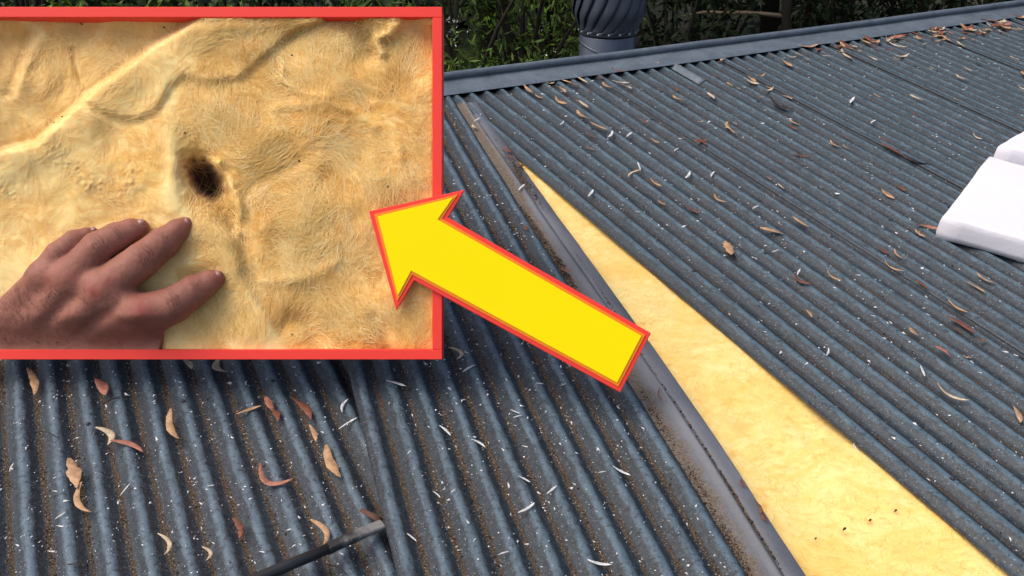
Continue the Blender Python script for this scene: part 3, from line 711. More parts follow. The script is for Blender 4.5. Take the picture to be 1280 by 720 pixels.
def surface_nets(F, org, h):
    s = F < 0; nx, ny, nz = F.shape
    cs = [(i, j, k) for i in (0, 1) for j in (0, 1) for k in (0, 1)]
    sub = lambda A, c: A[c[0]:nx - 1 + c[0], c[1]:ny - 1 + c[1], c[2]:nz - 1 + c[2]]
    cnt = sum(sub(s, c).astype(int) for c in cs); act = (cnt > 0) & (cnt < 8)
    idx = -np.ones(act.shape, int); I = np.argwhere(act); idx[act] = np.arange(len(I))
    acc = np.zeros((len(I), 3)); num = np.zeros(len(I))
    for a in cs:
        for ax in range(3):
            if a[ax]: continue
            b = list(a); b[ax] = 1; b = tuple(b)
            fa = sub(F, a)[act]; fb = sub(F, b)[act]; m = (fa < 0) != (fb < 0)
            t = np.where(m, fa / np.where(fa - fb == 0, 1, fa - fb), 0)
            p = np.array(a, float)[None] + np.eye(3)[ax][None] * t[:, None]
            acc[m] += p[m]; num[m] += 1
    V = (I + acc / num[:, None]) * h + org
    Q = []
    for ax in range(3):
        o1, o2 = [a for a in range(3) if a != ax]
        sl = [slice(1, -1)] * 3; sl[ax] = slice(0, -1); n = list(sl); n[ax] = slice(1, None)
        A = s[tuple(sl)]; Bn = s[tuple(n)]; E = np.argwhere(A != Bn); 
        off = [1, 1, 1]; off[ax] = 0; E = E + np.array(off); inside = s[E[:, 0], E[:, 1], E[:, 2]]
        def cell(d1, d2):
            c = E.copy(); c[:, o1] -= d1; c[:, o2] -= d2; return idx[c[:, 0], c[:, 1], c[:, 2]]
        q = np.stack([cell(1, 1), cell(0, 1), cell(0, 0), cell(1, 0)], 1)
        flip = inside if ax != 1 else ~inside
        q[~flip] = q[~flip][:, ::-1]; Q.append(q)
    return V, np.concatenate(Q)
def hand():
    def Bp(u, v, z): k = (FPX - z) / FPX; return np.array([(u - 640) * k, (360 - v) * k, z])
    # joints in picture units: (u, v, height above the wool plane, radius)
    little = [(117, 291, 8, 7.0), (108, 294, 11, 9.6), (93, 301, 17, 13.4), (72, 318, 22, 15.0), (54, 345, 22, 18.2)]
    ring = [(176, 284, 9, 10.2), (165, 287, 12, 13.9), (146, 296, 18, 17.7), (122, 310, 27, 19.8), (91, 344, 26, 21.4)]
    middle = [(231, 281, 9, 10.2), (222, 288, 12, 14.4), (204, 304, 19, 19.3), (178, 325, 27, 21.4), (128, 362, 28, 24.6)]
    index = [(271, 348, 8, 10.2), (262, 352, 11, 14.4), (243, 363, 16, 19.3), (216, 381, 22, 22.5), (176, 396, 24, 27.8)]
    thumb = [(186, 434, -8, 12), (176, 437, -10, 15), (150, 445, -12, 18), (110, 452, -16, 22)]
    palm = [[(54, 347, 21, 18), (-10, 432, -16, 34)], [(91, 348, 25, 21), (20, 440, -14, 38)], [(128, 364, 27, 23), (60, 446, -14, 38)], [(174, 398, 24, 26), (95, 450, -14, 40)],
            [(176, 402, 20, 25), (180, 434, -4, 25)], [(54, 347, 21, 17), (91, 346, 25, 20)], [(91, 346, 25, 20), (128, 362, 28, 22)], [(128, 362, 28, 22), (175, 396, 25, 24)],
            [(-10, 440, -18, 42), (-70, 480, -22, 46)], [(60, 446, -18, 44), (-40, 490, -24, 46)]]
    h = 1.7; lo = np.array([-690., -100., -30.]); hi = np.array([-345., 95., 64.])
    nx, ny, nz = ((hi - lo) / h).astype(int)
    G = np.stack(np.meshgrid(lo[0] + np.arange(nx) * h, lo[1] + np.arange(ny) * h, lo[2] + np.arange(nz) * h, indexing='ij'), -1).astype(np.float32)
    def cone(a, b):
        pa, ra = Bp(*a[:3]), a[3]; pb, rb = Bp(*b[:3]), b[3]; d = pb - pa; L2 = d @ d
        w_ = G - pa.astype(np.float32); t = np.clip((w_ @ d.astype(np.float32)) / L2, 0, 1)
        return np.linalg.norm(w_ - t[..., None] * d.astype(np.float32), axis=-1) - (ra + (rb - ra) * t)
    def smin(a, b, k):
        hh = np.clip(.5 + .5 * (b - a) / k, 0, 1); return b * (1 - hh) + a * hh - k * hh * (1 - hh)
    pf = None
    for a, b in palm:
        c = cone(a, b); pf = c if pf is None else smin(pf, c, 9)
    ff = None
    for ch in (little, ring, middle, index, thumb):
        f = None
        for a, b in zip(ch[:-1], ch[1:]):
            c = cone(a, b); f = c if f is None else smin(f, c, 3.)
        ff = f if ff is None else np.minimum(ff, f)
    S = smin(pf, ff, 7.)
    # knuckle bumps and tendons
    X, Y, Z = G[..., 0], G[..., 1], G[..., 2]
    for (u, v, z, r, amp) in ((91, 340, 44, 13, 2.2), (130, 358, 48, 15, 3.2), (176, 388, 47, 16, 3.2), (56, 342, 38, 11, 2.0), (122, 308, 44, 11, 1.6), (180, 322, 46, 13, 1.6), (72, 317, 36, 9, 1.2), (216, 379, 42, 12, 1.4)):
        c = Bp(u, v, z); S -= amp * np.exp(-((X - c[0]) ** 2 + (Y - c[1]) ** 2 + (Z - c[2]) ** 2) / r ** 2)
    for (a, b) in (((128, 366, 50), (62, 418, 24)), ((170, 398, 48), (100, 425, 26)), ((90, 350, 44), (35, 405, 22))):
        pa, pb = Bp(*a), Bp(*b); d = pb - pa; t = np.clip(((G - pa) @ d) / (d @ d), 0, 1); dd = np.linalg.norm(G - pa - t[..., None] * d, axis=-1)
        S -= 1.6 * np.exp(-(dd / 6.) ** 2)
    for (a, b) in (((110, 362, 46), (60, 400, 30)), ((150, 384, 46), (90, 420, 30)), ((150, 376, 46), (136, 392, 44))):
        pa, pb = Bp(*a), Bp(*b); d = pb - pa; t = np.clip(((G - pa) @ d) / (d @ d), 0, 1); dd = np.linalg.norm(G - pa - t[..., None] * d, axis=-1)
        S += 1.8 * np.exp(-(dd / 7.) ** 2)
    Vt, Q = surface_nets(S, lo, h)
    # smooth a little
    nb = np.zeros_like(Vt); ct = np.zeros(len(Vt))
    ed = np.concatenate([Q[:, [0, 1]], Q[:, [1, 2]], Q[:, [2, 3]], Q[:, [3, 0]]])
    for it in range(4):
        nb[:] = 0; ct[:] = 0; np.add.at(nb, ed[:, 0], Vt[ed[:, 1]]); np.add.at(ct, ed[:, 0], 1); np.add.at(nb, ed[:, 1], Vt[ed[:, 0]]); np.add.at(ct, ed[:, 1], 1)
        Vt = Vt * .45 + .55 * nb / ct[:, None]
    # keep what lies within the frame opening
    kk = FPX / (FPX - Vt[:, 2]); uu = 640 + Vt[:, 0] * kk; vv = 360 - Vt[:, 1] * kk
    ok = (vv < 441) & (uu > -33); keepf = ok[Q].all(1); Q = Q[keepf]
    used = np.unique(Q); mp = -np.ones(len(Vt), int); mp[used] = np.arange(len(used)); Q = mp[Q]; Vt = Vt[used]; uu = uu[used]; vv = vv[used]
    over = smst(392, 440, vv); Vt[:, 2] = Vt[:, 2] * (1 - over) + np.minimum(Vt[:, 2], 9.5) * over
    # creases over the knuckles (displacement along z, top side only)
    red = np.zeros(len(Vt)); crs = np.zeros(len(Vt))
    def wr(jx, ju, dirx, diry, n, sp, hw, amp):
        nonlocal crs
        a = (uu - jx) * dirx + (vv - ju) * diry; b = -(uu - jx) * diry + (vv - ju) * dirx
        a = a + 2.4 * fbm(b / 6 + n, a / 9 + jx, 2) * 2 + .02 * b * b / 3
        env = np.exp(-(b / hw) ** 2)
        for i in range(n):
            q = np.exp(-((a - (i - (n - 1) / 2) * sp) / 1.05) ** 2) * env
            Vt[:, 2] -= (.75 + .5 * fbm(b / 3, a * 0 + jx + i, 2)) * amp * q; crs = np.maximum(crs, q * .62)
    wr(123, 304, .80, -.60, 4, 4.2, 11, 1.3); wr(181, 318, .80, -.60, 5, 4.2, 13, 1.5); wr(73, 314, .72, -.69, 3, 3.6, 8, 1.0); wr(216, 376, .82, -.57, 4, 4.4, 12, 1.2)
    wr(207, 299, .80, -.60, 2, 3.6, 9, .8); wr(147, 292, .85, -.52, 2, 3.6, 8, .8); wr(245, 358, .86, -.5, 2, 3.6, 9, .8)
    for (u, v, r, a) in ((117, 365, 9, .9), (134, 354, 8, .6), (176, 388, 14, .75), (60, 352, 10, .45), (90, 345, 10, .35), (182, 320, 10, .3), (230, 282, 9, .35), (272, 347, 9, .35), (150, 420, 20, .2)):
        red = np.maximum(red, a * np.exp(-((uu - u) ** 2 + (vv - v) ** 2) / r ** 2))
    nz_ = fbm(uu / 6, vv / 6, 3); Vt[:, 2] += nz_ * .9
    skin = skin_mat()
    o = obj('hand', Vt * SB, Q, skin, None, BM)
    fattr(o.data, 'red', red * (.7 + .6 * np.clip(nz_ + .5, 0, 1))); fattr(o.data, 'crease', crs)
    tag(o, 'bare left hand of a man, spread fingers pressing on the old yellow wool', 'hand')
    nm = Mt('fingernail', .35, .5); nm.col(nm.mix(nm.noise(80, 3), (.30, .150, .118), (.38, .205, .165)))
    for (u, v, z, ang, L, W) in ((229.5, 279.5, 18.5, 37, 7.0, 6.0), (174, 279.5, 18.7, 24, 6.4, 5.0), (270.5, 344.5, 17.5, 28, 5.8, 5.2), (115.5, 287.5, 14.7, 24, 4.8, 3.8)):
        c, s_ = math.cos(math.radians(ang)), math.sin(math.radians(ang)); V = []
        n, mm = 9, 7
        for i in range(n):
            for j in range(mm):
                a = -1 + 2 * i / (n - 1); b = -1 + 2 * j / (mm - 1); bw = b * (1 - .18 * max(0, a) ** 2 - .25 * max(0, -a) ** 3)
                du = a * L * c + bw * W * s_; dv = -a * L * s_ + bw * W * c
                V.append(Bp(u + du, v + dv, z - 2.8 * b * b - 2.2 * max(0, a) ** 2 - 1.2 * max(0, -a) ** 3) * SB)
        F = [(i * mm + j, i * mm + j + 1, (i + 1) * mm + j + 1, (i + 1) * mm + j) for i in range(n - 1) for j in range(mm - 1)]
        obj('fingernail', V, F, nm.m, o)
    # short dark hairs on the wrist and the back of the hand
    from mathutils.bvhtree import BVHTree
    bv = BVHTree.FromPolygons([tuple(v) for v in (Vt * SB)], [tuple(int(i) for i in q) for q in Q]); mb = MB()
    for _ in range(200):
        u = random.uniform(-5, 75) if random.random() < .75 else random.uniform(60, 150); v = random.uniform(362, 434)
        e = Vector(B(u, v, 110)); d = Vector(B(u, v, 0)) - e; h_ = bv.ray_cast(e, d.normalized())
        if h_[0] is None: continue
        p = np.array(h_[0]); a = random.gauss(-.5, .5); L = random.uniform(5, 12)
        q = p + np.array([math.cos(a + 2.4) * L, math.sin(a + 2.4) * L, 1.6]) * SB; m_ = (p + q) / 2 + np.array([0, 0, 1.4]) * SB
        mb.tube([p, m_, q], [.17 * SB, .15 * SB, .07 * SB], 3, cap=False)
    hr = mb.build('arm_hair', plain('hair', (.10, .055, .035), .6), o); hr['kind'] = 'stuff'
hand()

def arrow():
    pts = [(472, 270.5), (497.5, 369.5), (514, 338.5), (771.5, 478.5), (802, 420), (547, 274.5), (566.5, 247)]
    loc = lambda z: np.array([B(u, v, z)[:2] for u, v in pts]) / SB
    root = empty('arrow_overlay', BM); tag(root, 'large yellow arrow overlay edged orange and red, pointing up left at the old insulation', 'arrow sign')  # pasted overlay arrow, built as solid plates
    s = SB; ym = plain('yellow_gloss_paint', (1.0, .80, .0005), .6, .1, var=.015, scale=6); om = plain('orange_paint', (.92, .24, .012), .5, .3, var=.03)
    def pl(off, z0, z1, mat, name, bev):
        P = loc(z1)
        ar = sum(P[i][0] * P[(i + 1) % 7][1] - P[(i + 1) % 7][0] * P[i][1] for i in range(7))
        if ar < 0: P = P[::-1]
        P = offset_poly(P, off); mb = MB().prism(P * s, z0 * s, z1 * s, bev * s); mb.build(name, mat, root)
    pl(8.8, 10.6, 17, BF, 'red_backing', .8); pl(3.6, 17.1, 18.3, om, 'orange_border', .4); pl(0, 18.4, 19.4, ym, 'yellow_face', .3)
arrow()

# ------------------------------------------------------------------ leaves and litter
def leaf_mesh(L, W, bow, curl, twist, seed, rag=0.0):
    n, m = 10, 3; V = []; rs = random.Random(seed)
    for i in range(n + 1):
        t = i / n; wv = W * (math.sin(math.pi * min(1, t * .93 + .05)) ** .8) * (1 + rag * rs.uniform(-.7, .5)); x = (t - .5) * L; y = bow * L * (4 * t * (1 - t) - .5)
        z = curl * L * (2 * t - 1) ** 2 + .002 + rag * .002 * rs.uniform(0, 1); tw = twist * (t - .5)
        for j in range(m):
            b = (j - 1); V.append((x - b * wv * bow * 2 * (1 - 2 * t), y + b * wv * math.cos(tw), z + b * wv * math.sin(tw) + abs(b) * wv * .35))
    F = [(i * m + j, i * m + j + 1, (i + 1) * m + j + 1, (i + 1) * m + j) for i in range(n) for j in range(m - 1)]
    return V, F
NL = [0]; LEAVES = []
def leaf(u0, v0, u1, v1, wr, c, bow=.08, curl=.10, rag=0., label=None, cat='leaf', group='dry leaves scattered on the roof', name='dry_leaf', z=.001):
    NL[0] += 1
    p0, n, w0 = on_roof(u0, v0, z); p1 = hit(u1, v1, n, p0)
    d = p1 - p0; L = max(.006, np.linalg.norm(d)); d /= L; y = np.cross(n, d); M3 = np.stack([d, y, n], 1); curl *= .3 if c == 'w' else .55; bow = bow * (.5 if c == 'w' else 1.3)
    V, F = leaf_mesh(L, L * wr * (.22 if c == 'w' else .32), bow, curl, random.uniform(-1.2, 1.2), NL[0], rag)
    o = obj(name, V, F, LM[c], None, TW @ frame(M3, (p0 + p1) / 2))
    md = o.modifiers.new('t', 'SOLIDIFY'); md.thickness = .0006
    tag(o, label or {'R': 'small dry %s leaf lying on the ribs of the right-hand sheets' % LNAME[c], 'S2': 'small %s scrap lying on the swung sheet' % LNAME[c], 'S1': 'small %s scrap lying on the loose left sheet' % LNAME[c]}[w0], cat, group)
    if not label: LEAVES.append((o, u0, v0, w0, c, wr, rag))
    return o
A = [  # left sheet, each told apart
 (37, 463, 46, 497, .26, 't', .05, .1, .3, 'tan torn leaf strip near the left edge just below the red frame'),
 (121, 475, 134, 497, .5, 'p', .05, .15, .2, 'short broad pinkish leaf below the red frame, above a dark twig'),
 (126, 536, 141, 558, .34, 'c', .22, .2, 0, 'cream crescent leaf touching the pinkish curled leaf'),
 (141, 552, 182, 567, .24, 'p', .12, .15, .1, 'long pinkish curled leaf beside the cream crescent leaf'),
 (88, 577, 98, 614, .42, 't', .02, .15, .4, 'large ragged tan leaf torn into a wide upper half'),
 (97, 608, 109, 646, .22, 't', -.15, .12, .2, 'thin curled tan tail hanging from the large ragged leaf'),
 (211, 516, 221, 554, .28, 't', -.08, .15, .3, 'tan leaf with a split tail alone in a trough left of centre'),
 (228, 449, 242, 464, .4, 'c', .1, .2, 0, 'pale leaf half hidden by the lower bar of the red frame'),
 (273, 449, 279, 470, .42, 'c', -.25, .2, 0, 'cream half-moon leaf right under the red frame'),
 (295, 519, 327, 508, .22, 't', 0, .03, .05, 'straight blunt tan leaf strip lying across a rib'),
 (332, 498, 341, 515, .5, 'p', 0, .1, .2, 'pink blunt leaf with a frayed foot beside the straight tan strip'),
 (340, 512, 349, 529, .5, 'r', .1, .1, .6, 'frayed red-brown scrap at the foot of the pink blunt leaf'),
 (366, 499, 392, 528, .28, 'r', .1, .15, .4, 'red-brown shredded leaf close to the lifted sheet edge'),
 (388, 533, 396, 554, .3, 't', .05, .1, 0, 'small tan sliver below the red-brown shredded leaf'),
 (320, 590, 362, 609, .24, 'p', -.28, .22, .05, 'reddish leaf curled like a hook, cupped up at one end'),
 (406, 560, 424, 601, .34, 't', -.05, .1, .3, 'tan leaf with a torn base near the pry bar end of the sheet'),
 (394, 652, 410, 684, .26, 't', .2, .2, 0, 'tan S-curled leaf touching the pry bar'),
 (203, 669, 211, 696, .22, 'c', .2, .2, .3, 'pale squiggled leaf low on the left sheet'),
 (257, 685, 262, 702, .3, 'c', .25, .2, 0, 'small cream curl at the bottom of the left sheet'),
 (294, 650, 302, 675, .35, 'r', .1, .1, .6, 'crumpled brown leaf scraps in a trough left of the pry bar'),
 (566, 436, 576, 451, .3, 'c', .35, .2, 0, 'cream loop of leaf beside the lower right frame corner'),
 (426, 517, 434, 500, .3, 'w', .3, .2, .2, 'bleached white loop of bark next to the lifted sheet edge'),
 (423, 538, 447, 523, .22, 'w', .12, .15, .4, 'bleached white forked bark sliver below the white loop'),
 (150, 621, 163, 605, .2, 'w', .02, .05, 0, 'thin white sliver slanting across the left sheet'),
 (69, 650, 82, 641, .35, 'w', .02, .05, 0, 'stubby white sliver under the large ragged leaf'),
]
for a in A: leaf(*a[:6], bow=a[6], curl=a[7], rag=a[8], label=a[9])
def twig(pts, r, label):
    P = [on_roof(u, v, .004)[0] for u, v in pts]; P = [p + np.array([0, 0, random.uniform(0, .003)]) for p in P]
    tag(MB().tube(P, [r, r * .9, r * .5][:len(P)] if len(P) < 4 else r, 6).build('twig', DARK, None, TW, True), label, 'twig')
for (u0, v0, u1, v1, w_, c_) in ((630, 187, 640, 193, .5, 'r'), (637, 196, 645, 199, .5, 'r'), (645, 206, 655, 210, .5, 'r'), (648, 212, 653, 207, .4, 'd'), (655, 283, 661, 291, .4, 'r'), (693, 322, 703, 330, .5, 'd'), (701, 334, 712, 342, .4, 'r'), (590, 158, 596, 162, .6, 'c'), (822, 488, 830, 505, .12, 'r'), (944, 628, 952, 645, .3, 'r'), (950, 640, 958, 655, .4, 'r'), (925, 600, 931, 611, .3, 'r')):
    leaf(u0, v0, u1, v1, w_, c_, random.uniform(-.2, .2), .2, .6)
twig([(128, 506), (139, 499), (150, 498)], .0022, 'short dark twig below the broad pinkish leaf')
twig([(48, 539), (60, 541), (75, 549)], .0016, 'thin dark forked twig on the left sheet')
twig([(85, 706), (97, 705), (110, 712)], .0016, 'dark twig at the very bottom of the left sheet')
twig([(406, 705), (425, 710), (435, 720)], .0016, 'bent brown twig just under the pry bar shaft')
Rl = [(891, 245, 906, 255, .26, 't'), (950, 286, 980, 294, .35, 't'), (906, 304, 914, 321, .6, 't'), (991, 273, 1011, 286, .24, 't'), (990, 345, 1011, 358, .32, 'r'), (1103, 327, 1127, 342, .16, 't'),
 (1116, 313, 1130, 326, .2, 't'), (1219, 343, 1246, 357, .18, 't'), (1208, 354, 1232, 368, .2, 't'), (1183, 376, 1208, 393, .2, 't'), (1183, 397, 1219, 420, .28, 'r'), (1170, 434, 1188, 447, .36, 'p'),
 (1136, 411, 1147, 421, .5, 't'), (1032, 340, 1050, 353, .18, 't'), (1101, 238, 1117, 250, .45, 't'), (1145, 352, 1159, 363, .3, 'r'), (1008, 389, 1015, 398, .4, 't'), (1267, 510, 1276, 531, .35, 't'),
 (812, 225, 827, 235, .26, 't'), (908, 153, 912, 163, .3, 't'), (911, 162, 923, 168, .24, 't'), (868, 178, 884, 176, .4, 'r'), (990, 192, 1011, 198, .3, 'r'), (960, 125, 990, 141, .2, 'd'), (952, 115, 968, 111, .22, 'c'),
 (840, 121, 856, 127, .3, 't'), (885, 118, 893, 126, .35, 'c'), (1137, 120, 1156, 128, .26, 'c'), (1036, 177, 1051, 186, .24, 't'), (986, 151, 1001, 158, .26, 't'), (931, 100, 948, 107, .4, 'c'), (934, 96, 945, 104, .4, 't'),
 (703, 101, 722, 107, .2, 't'), (717, 94, 735, 105, .2, 'c'), (737, 154, 760, 164, .2, 't'), (720, 140, 735, 150, .3, 't'), (724, 128, 736, 137, .3, 'c'), (693, 123, 707, 132, .35, 't'), (655, 109, 666, 119, .3, 't'), (697, 109, 708, 117, .3, 't'),
 (764, 102, 787, 105, .22, 'c'), (763, 86, 778, 92, .5, 'r'), (811, 72, 824, 81, .22, 't'), (779, 107, 790, 112, .3, 'c'), (752, 104, 764, 111, .3, 't'), (801, 150, 812, 157, .3, 'r'), (813, 174, 824, 180, .3, 't'), (872, 174, 884, 183, .3, 'r'),
 (975, 54, 1003, 58, .14, 'c'), (1000, 60, 1024, 57, .2, 't'), (1048, 55, 1072, 65, .26, 't'), (1050, 52, 1060, 60, .5, 'r'), (1075, 50, 1088, 56, .4, 't'), (1080, 47, 1096, 57, .4, 'r'), (1104, 49, 1131, 63, .14, 'c'), (1120, 46, 1134, 51, .3, 't'),
 (1140, 42, 1155, 47, .4, 'r'), (1160, 40, 1186, 41, .2, 'c'), (1165, 45, 1185, 47, .3, 't'), (1162, 36, 1180, 44, .4, 'r'), (1200, 30, 1210, 38, .3, 't'), (1205, 36, 1214, 40, .4, 'r'), (1225, 25, 1248, 28, .3, 'r'), (1232, 30, 1244, 37, .3, 'c'), (1247, 33, 1258, 36, .3, 't'),
 (1264, 20, 1280, 24, .4, 'r'), (1270, 25, 1284, 21, .3, 't'), (1120, 72, 1136, 70, .3, 'c'), (1146, 69, 1155, 72, .35, 'd'), (1084, 71, 1097, 77, .35, 'c'), (1195, 53, 1210, 61, .16, 'c'), (1205, 85, 1215, 90, .3, 'c'), (1194, 95, 1210, 101, .3, 'c'),
 (1276, 90, 1284, 97, .5, 't'), (1272, 108, 1282, 114, .35, 'c'), (1243, 48, 1250, 49, .4, 'w'), (1053, 68, 1066, 76, .3, 'c'), (978, 76, 990, 84, .4, 't'), (1177, 46, 1192, 55, .2, 't'), (1215, 168, 1226, 176, .3, 'c')]
for i, (u0, v0, u1, v1, wr, c) in enumerate(Rl): leaf(u0, v0, u1, v1, wr, c, bow=random.uniform(-.15, .15), curl=random.uniform(.05, .18), rag=random.choice([0, .1, .4]))
leaf(1144, 282, 1174, 288, .36, 'p', .05, .1, .1, 'broad red-brown leaf tucked against the corner of the white batt')
leaf(1168, 482, 1209, 505, .16, 'c', -.16, .12, 0, 'long pale sickle leaf lying alone in a trough below the white batt')
leaf(1101, 180, 1130, 196, .2, 'r', .02, .05, .2, 'red-brown half of a long bark strip above the white batt')
leaf(1128, 196, 1164, 208, .2, 'd', -.1, .06, .1, 'dark curled end of a long bark strip above the white batt')
leaf(783, 222, 800, 213, .14, 'c', .12, .1, 0, 'pale Y-shaped twig arm on the right-hand sheets near the flashing'); leaf(797, 204, 801, 215, .2, 'w', .05, .1, 0, 'short upper arm of the pale Y-shaped twig')
Wl = [(12, 591, 17, 580), (259, 609, 269, 607), (578, 466, 594, 457), (483, 477, 508, 484), (550, 533, 564, 546), (590, 550, 607, 560), (648, 596, 663, 604), (683, 619, 696, 608), (648, 643, 669, 630), (622, 695, 636, 690), (509, 668, 521, 678), (541, 615, 551, 623), (569, 612, 563, 618), (638, 513, 650, 518),
 (641, 523, 652, 520), (670, 480, 680, 481), (700, 483, 708, 480), (734, 702, 765, 708), (765, 584, 788, 596), (747, 592, 757, 590), (1150, 458, 1156, 472), (1033, 446, 1036, 436), (1066, 555, 1072, 565), (648, 239, 656, 231), (857, 224, 863, 215), (888, 222, 893, 215), (735, 247, 742, 238), (783, 172, 790, 166), (766, 165, 760, 173), (940, 262, 948, 258), (996, 345, 1000, 337), (965, 316, 973, 313), (1270, 515, 1274, 525), (592, 153, 600, 148), (700, 157, 705, 152), (842, 190, 848, 186), (1062, 130, 1068, 122), (1088, 155, 1094, 151)]
for q in Wl: leaf(*q, .34, 'w', random.uniform(-.2, .2), .1, .3, group='white bark curls on the roof', name='bark_curl', cat='bark curl')
def proj(p):
    d = np.linalg.solve(CAMR, np.asarray(p) - CAMP); return 640 + FPX * d[0] / d[1], 360 - FPX * d[2] / d[1]
for k in range(60):                              # scraps that have slid into the troughs
    n_ = random.randint(1, 52); x = X0R + PITCH * (n_ + .5); y = 3.6 - abs(random.gauss(0, 1.1)); L = random.uniform(.025, .065); a = random.gauss(0, .16)
    if y < .8: continue
    p = np.array([x + random.uniform(-.006, .006), y, -.009]); u, v = proj(p); u1, v1 = proj(p + np.array([math.sin(a) * L, -math.cos(a) * L, 0]))
    if not (0 < u < 1280 and 0 < v < 720) or (u > 1150 and 170 < v < 345): continue
    leaf(u, v, u1, v1, random.uniform(.18, .45), random.choice('ttrrdcp'), random.uniform(-.15, .15), random.uniform(.03, .1), random.choice([.2, .5, .8]), z=-.009)
for k in range(34):                              # heaped litter against the right end of the capping
    u = random.choice([1055, 1085, 1120, 1165, 1175, 1205, 1235, 1262, 1275]) + random.gauss(0, 9); v = 58 - (u - 1048) * .125 + random.gauss(0, 3.2); a = random.uniform(-.9, .9); L = random.uniform(9, 20)
    if u > 1279: continue
    leaf(u, v, u + L * math.cos(a), v + L * math.sin(a) * .5, random.uniform(.25, .6), random.choice('trcrp'), random.uniform(-.2, .2), random.uniform(.02, .2), random.choice([.2, .5, .8]), z=.004)
for k in range(75):                              # more small leaves, thicker along the capping
    if k < 62: u = 1280 - abs(random.gauss(0, 190)) if k % 3 else random.uniform(680, 1278); v = 104 - (u - 600) * .122 + abs(random.gauss(0, 7)) - (u < 900) * 2 + 8; c = random.choice('ttrcr')
    else: u = random.uniform(700, 1270); v = random.uniform(110 - (u - 600) * .1, 60 + (u - 640) * .7); c = random.choice('ttcrrd')
    if 1160 < u and 180 < v < 335: continue
    p = on_roof(u, v)
    if p[2] != 'R' or p[0][1] > 3.62: continue
    a = random.uniform(-.4, 1.); L = random.uniform(6, 16) * (.6 + v / 500)
    leaf(u, v, u + L * math.cos(a), v + L * math.sin(a) * .6, random.uniform(.2, .5), c, random.uniform(-.2, .2), random.uniform(.02, .2), random.choice([.2, .5, .8]))

# say which leaf is which: shape, colour, place, and order only where the rest is the same
def describe():
    by = {}
    for o, u, v, w0, c, wr, rag in LEAVES:
        nm = 'bark curl' if o.name.startswith('bark_curl') else 'leaf'
        sh = ('ragged ' if rag > .2 else '') + ('slender ' if wr < .24 else 'broad ' if wr > .38 else '')
        cap = 86 - (u - 700) * .122
        if w0 == 'S2': pl = 'near the arrow' if v < 500 else 'low on the swung sheet' if v > 610 else 'halfway up the swung sheet'
        elif w0 == 'S1': pl = 'on the loose left sheet'
        elif v < cap + 26: pl = 'by the capping ' + ('left of the ventilator' if u < 715 else 'below the ventilator' if u < 830 else 'under the bare branch' if u < 1000 else 'right of the bare branch' if u < 1150 else 'at its right end')
        elif v < 150: pl = 'on the upper ribs ' + ('below the ventilator' if u < 850 else 'under the bare branch' if u < 1010 else 'at the far right')
        elif u > 1080 and v < 300: pl = 'just left of the white batt' if u < 1180 else 'above the white batt'
        elif u > 1080 and v >= 300: pl = 'below the white batt'
        elif v > 110 + (u - 600) * .6: pl = 'close to the yellow insulation'
        else: pl = 'midway across the right-hand sheets'
        by.setdefault('%s%s %s %s' % (sh, LNAME[c], nm, pl), []).append((u, o))
    W = ['leftmost', 'second', 'third', 'fourth', 'fifth', 'sixth', 'seventh', 'eighth', 'ninth', 'tenth', 'eleventh', 'twelfth', 'thirteenth', 'fourteenth', 'fifteenth']
    for k, L in by.items():
        L.sort(key=lambda q: q[0])
        for i, (u, o) in enumerate(L):
            o['label'] = ('single ' + k) if len(L) == 1 else ('%s %s' % (W[i], k) if i == 0 else '%s %s, from the left' % (W[min(i, 14)], k.replace('lying ', '')))
describe()

# grit in the troughs and white flecks: nobody could count them
def scatter(name, label, mat, N, gen, size, flat=.6, el=1.6):
    P, S3 = gen(N); N = len(P)
    tet = np.array([[1, 0, -.4], [-.5, .87, -.4], [-.5, -.87, -.4], [0, 0, .8]])
    a = rng.uniform(0, 6.3, N); c, s_ = np.cos(a), np.sin(a); sx = rng.uniform(.5, el, N); sz = size * rng.lognormal(0, .38, N)
    V = np.empty((N, 4, 3))
    for k in range(4):
        x = tet[k, 0] * sx; y = tet[k, 1]
        V[:, k, 0] = P[:, 0] + sz * (c * x - s_ * y); V[:, k, 1] = P[:, 1] + sz * (s_ * x + c * y); V[:, k, 2] = P[:, 2] + sz * flat * tet[k, 2]
    b = (np.arange(N) * 4)[:, None]; F = np.concatenate([b + np.array([f]) for f in ((0, 1, 3), (1, 2, 3), (2, 0, 3), (0, 2, 1))])
    o = obj(name, V.reshape(-1, 3), F, mat, None, S3, False); tag(o, label, 'debris', kind='stuff')
def zsheet(x, ph): return DEP / 2 * (np.cos(2 * math.pi * (x - ph) / PITCH) - 1)
def gen2(N):
    k = rng.integers(0, 10, N); x = XO2 + PITCH * (k + .5) + rng.normal(-.002, .0085, N); y = rng.uniform(-3.2, -.05, N)
    d = fbm(x * 9, y * 5, 3); m = (d + rng.normal(0, .25, N) > -.12) & (x < XO2 + PITCH * 9.44); x, y = x[m], y[m]
    return np.stack([x, y, zsheet(x, XO2) + .001], 1), S2M
def gen1(N):
    k = rng.integers(-1, 11, N); x = XO1 + PITCH * (k + .5) + rng.normal(0, .0075, N); y = rng.uniform(1.2, 2.7, N)
    d = fbm(x * 9 + 4, y * 5, 3); m = d + rng.normal(0, .25, N) > -.05; x, y = x[m], y[m]
    return np.stack([x, y, zsheet(x, XO1) + .001], 1), S1M
def genR(N):
    k = rng.integers(0, 60, N); x = X0R + PITCH * (k + .5) + rng.normal(0, .009, N); y = rng.uniform(.3, 3.6, N)
    d = fbm(x * 5 + 8, y * 4, 3); m = d + rng.normal(0, .22, N) > .02; x, y = x[m], y[m]
    return np.stack([x, y, zsheet(x, X0R) + .001], 1), TW
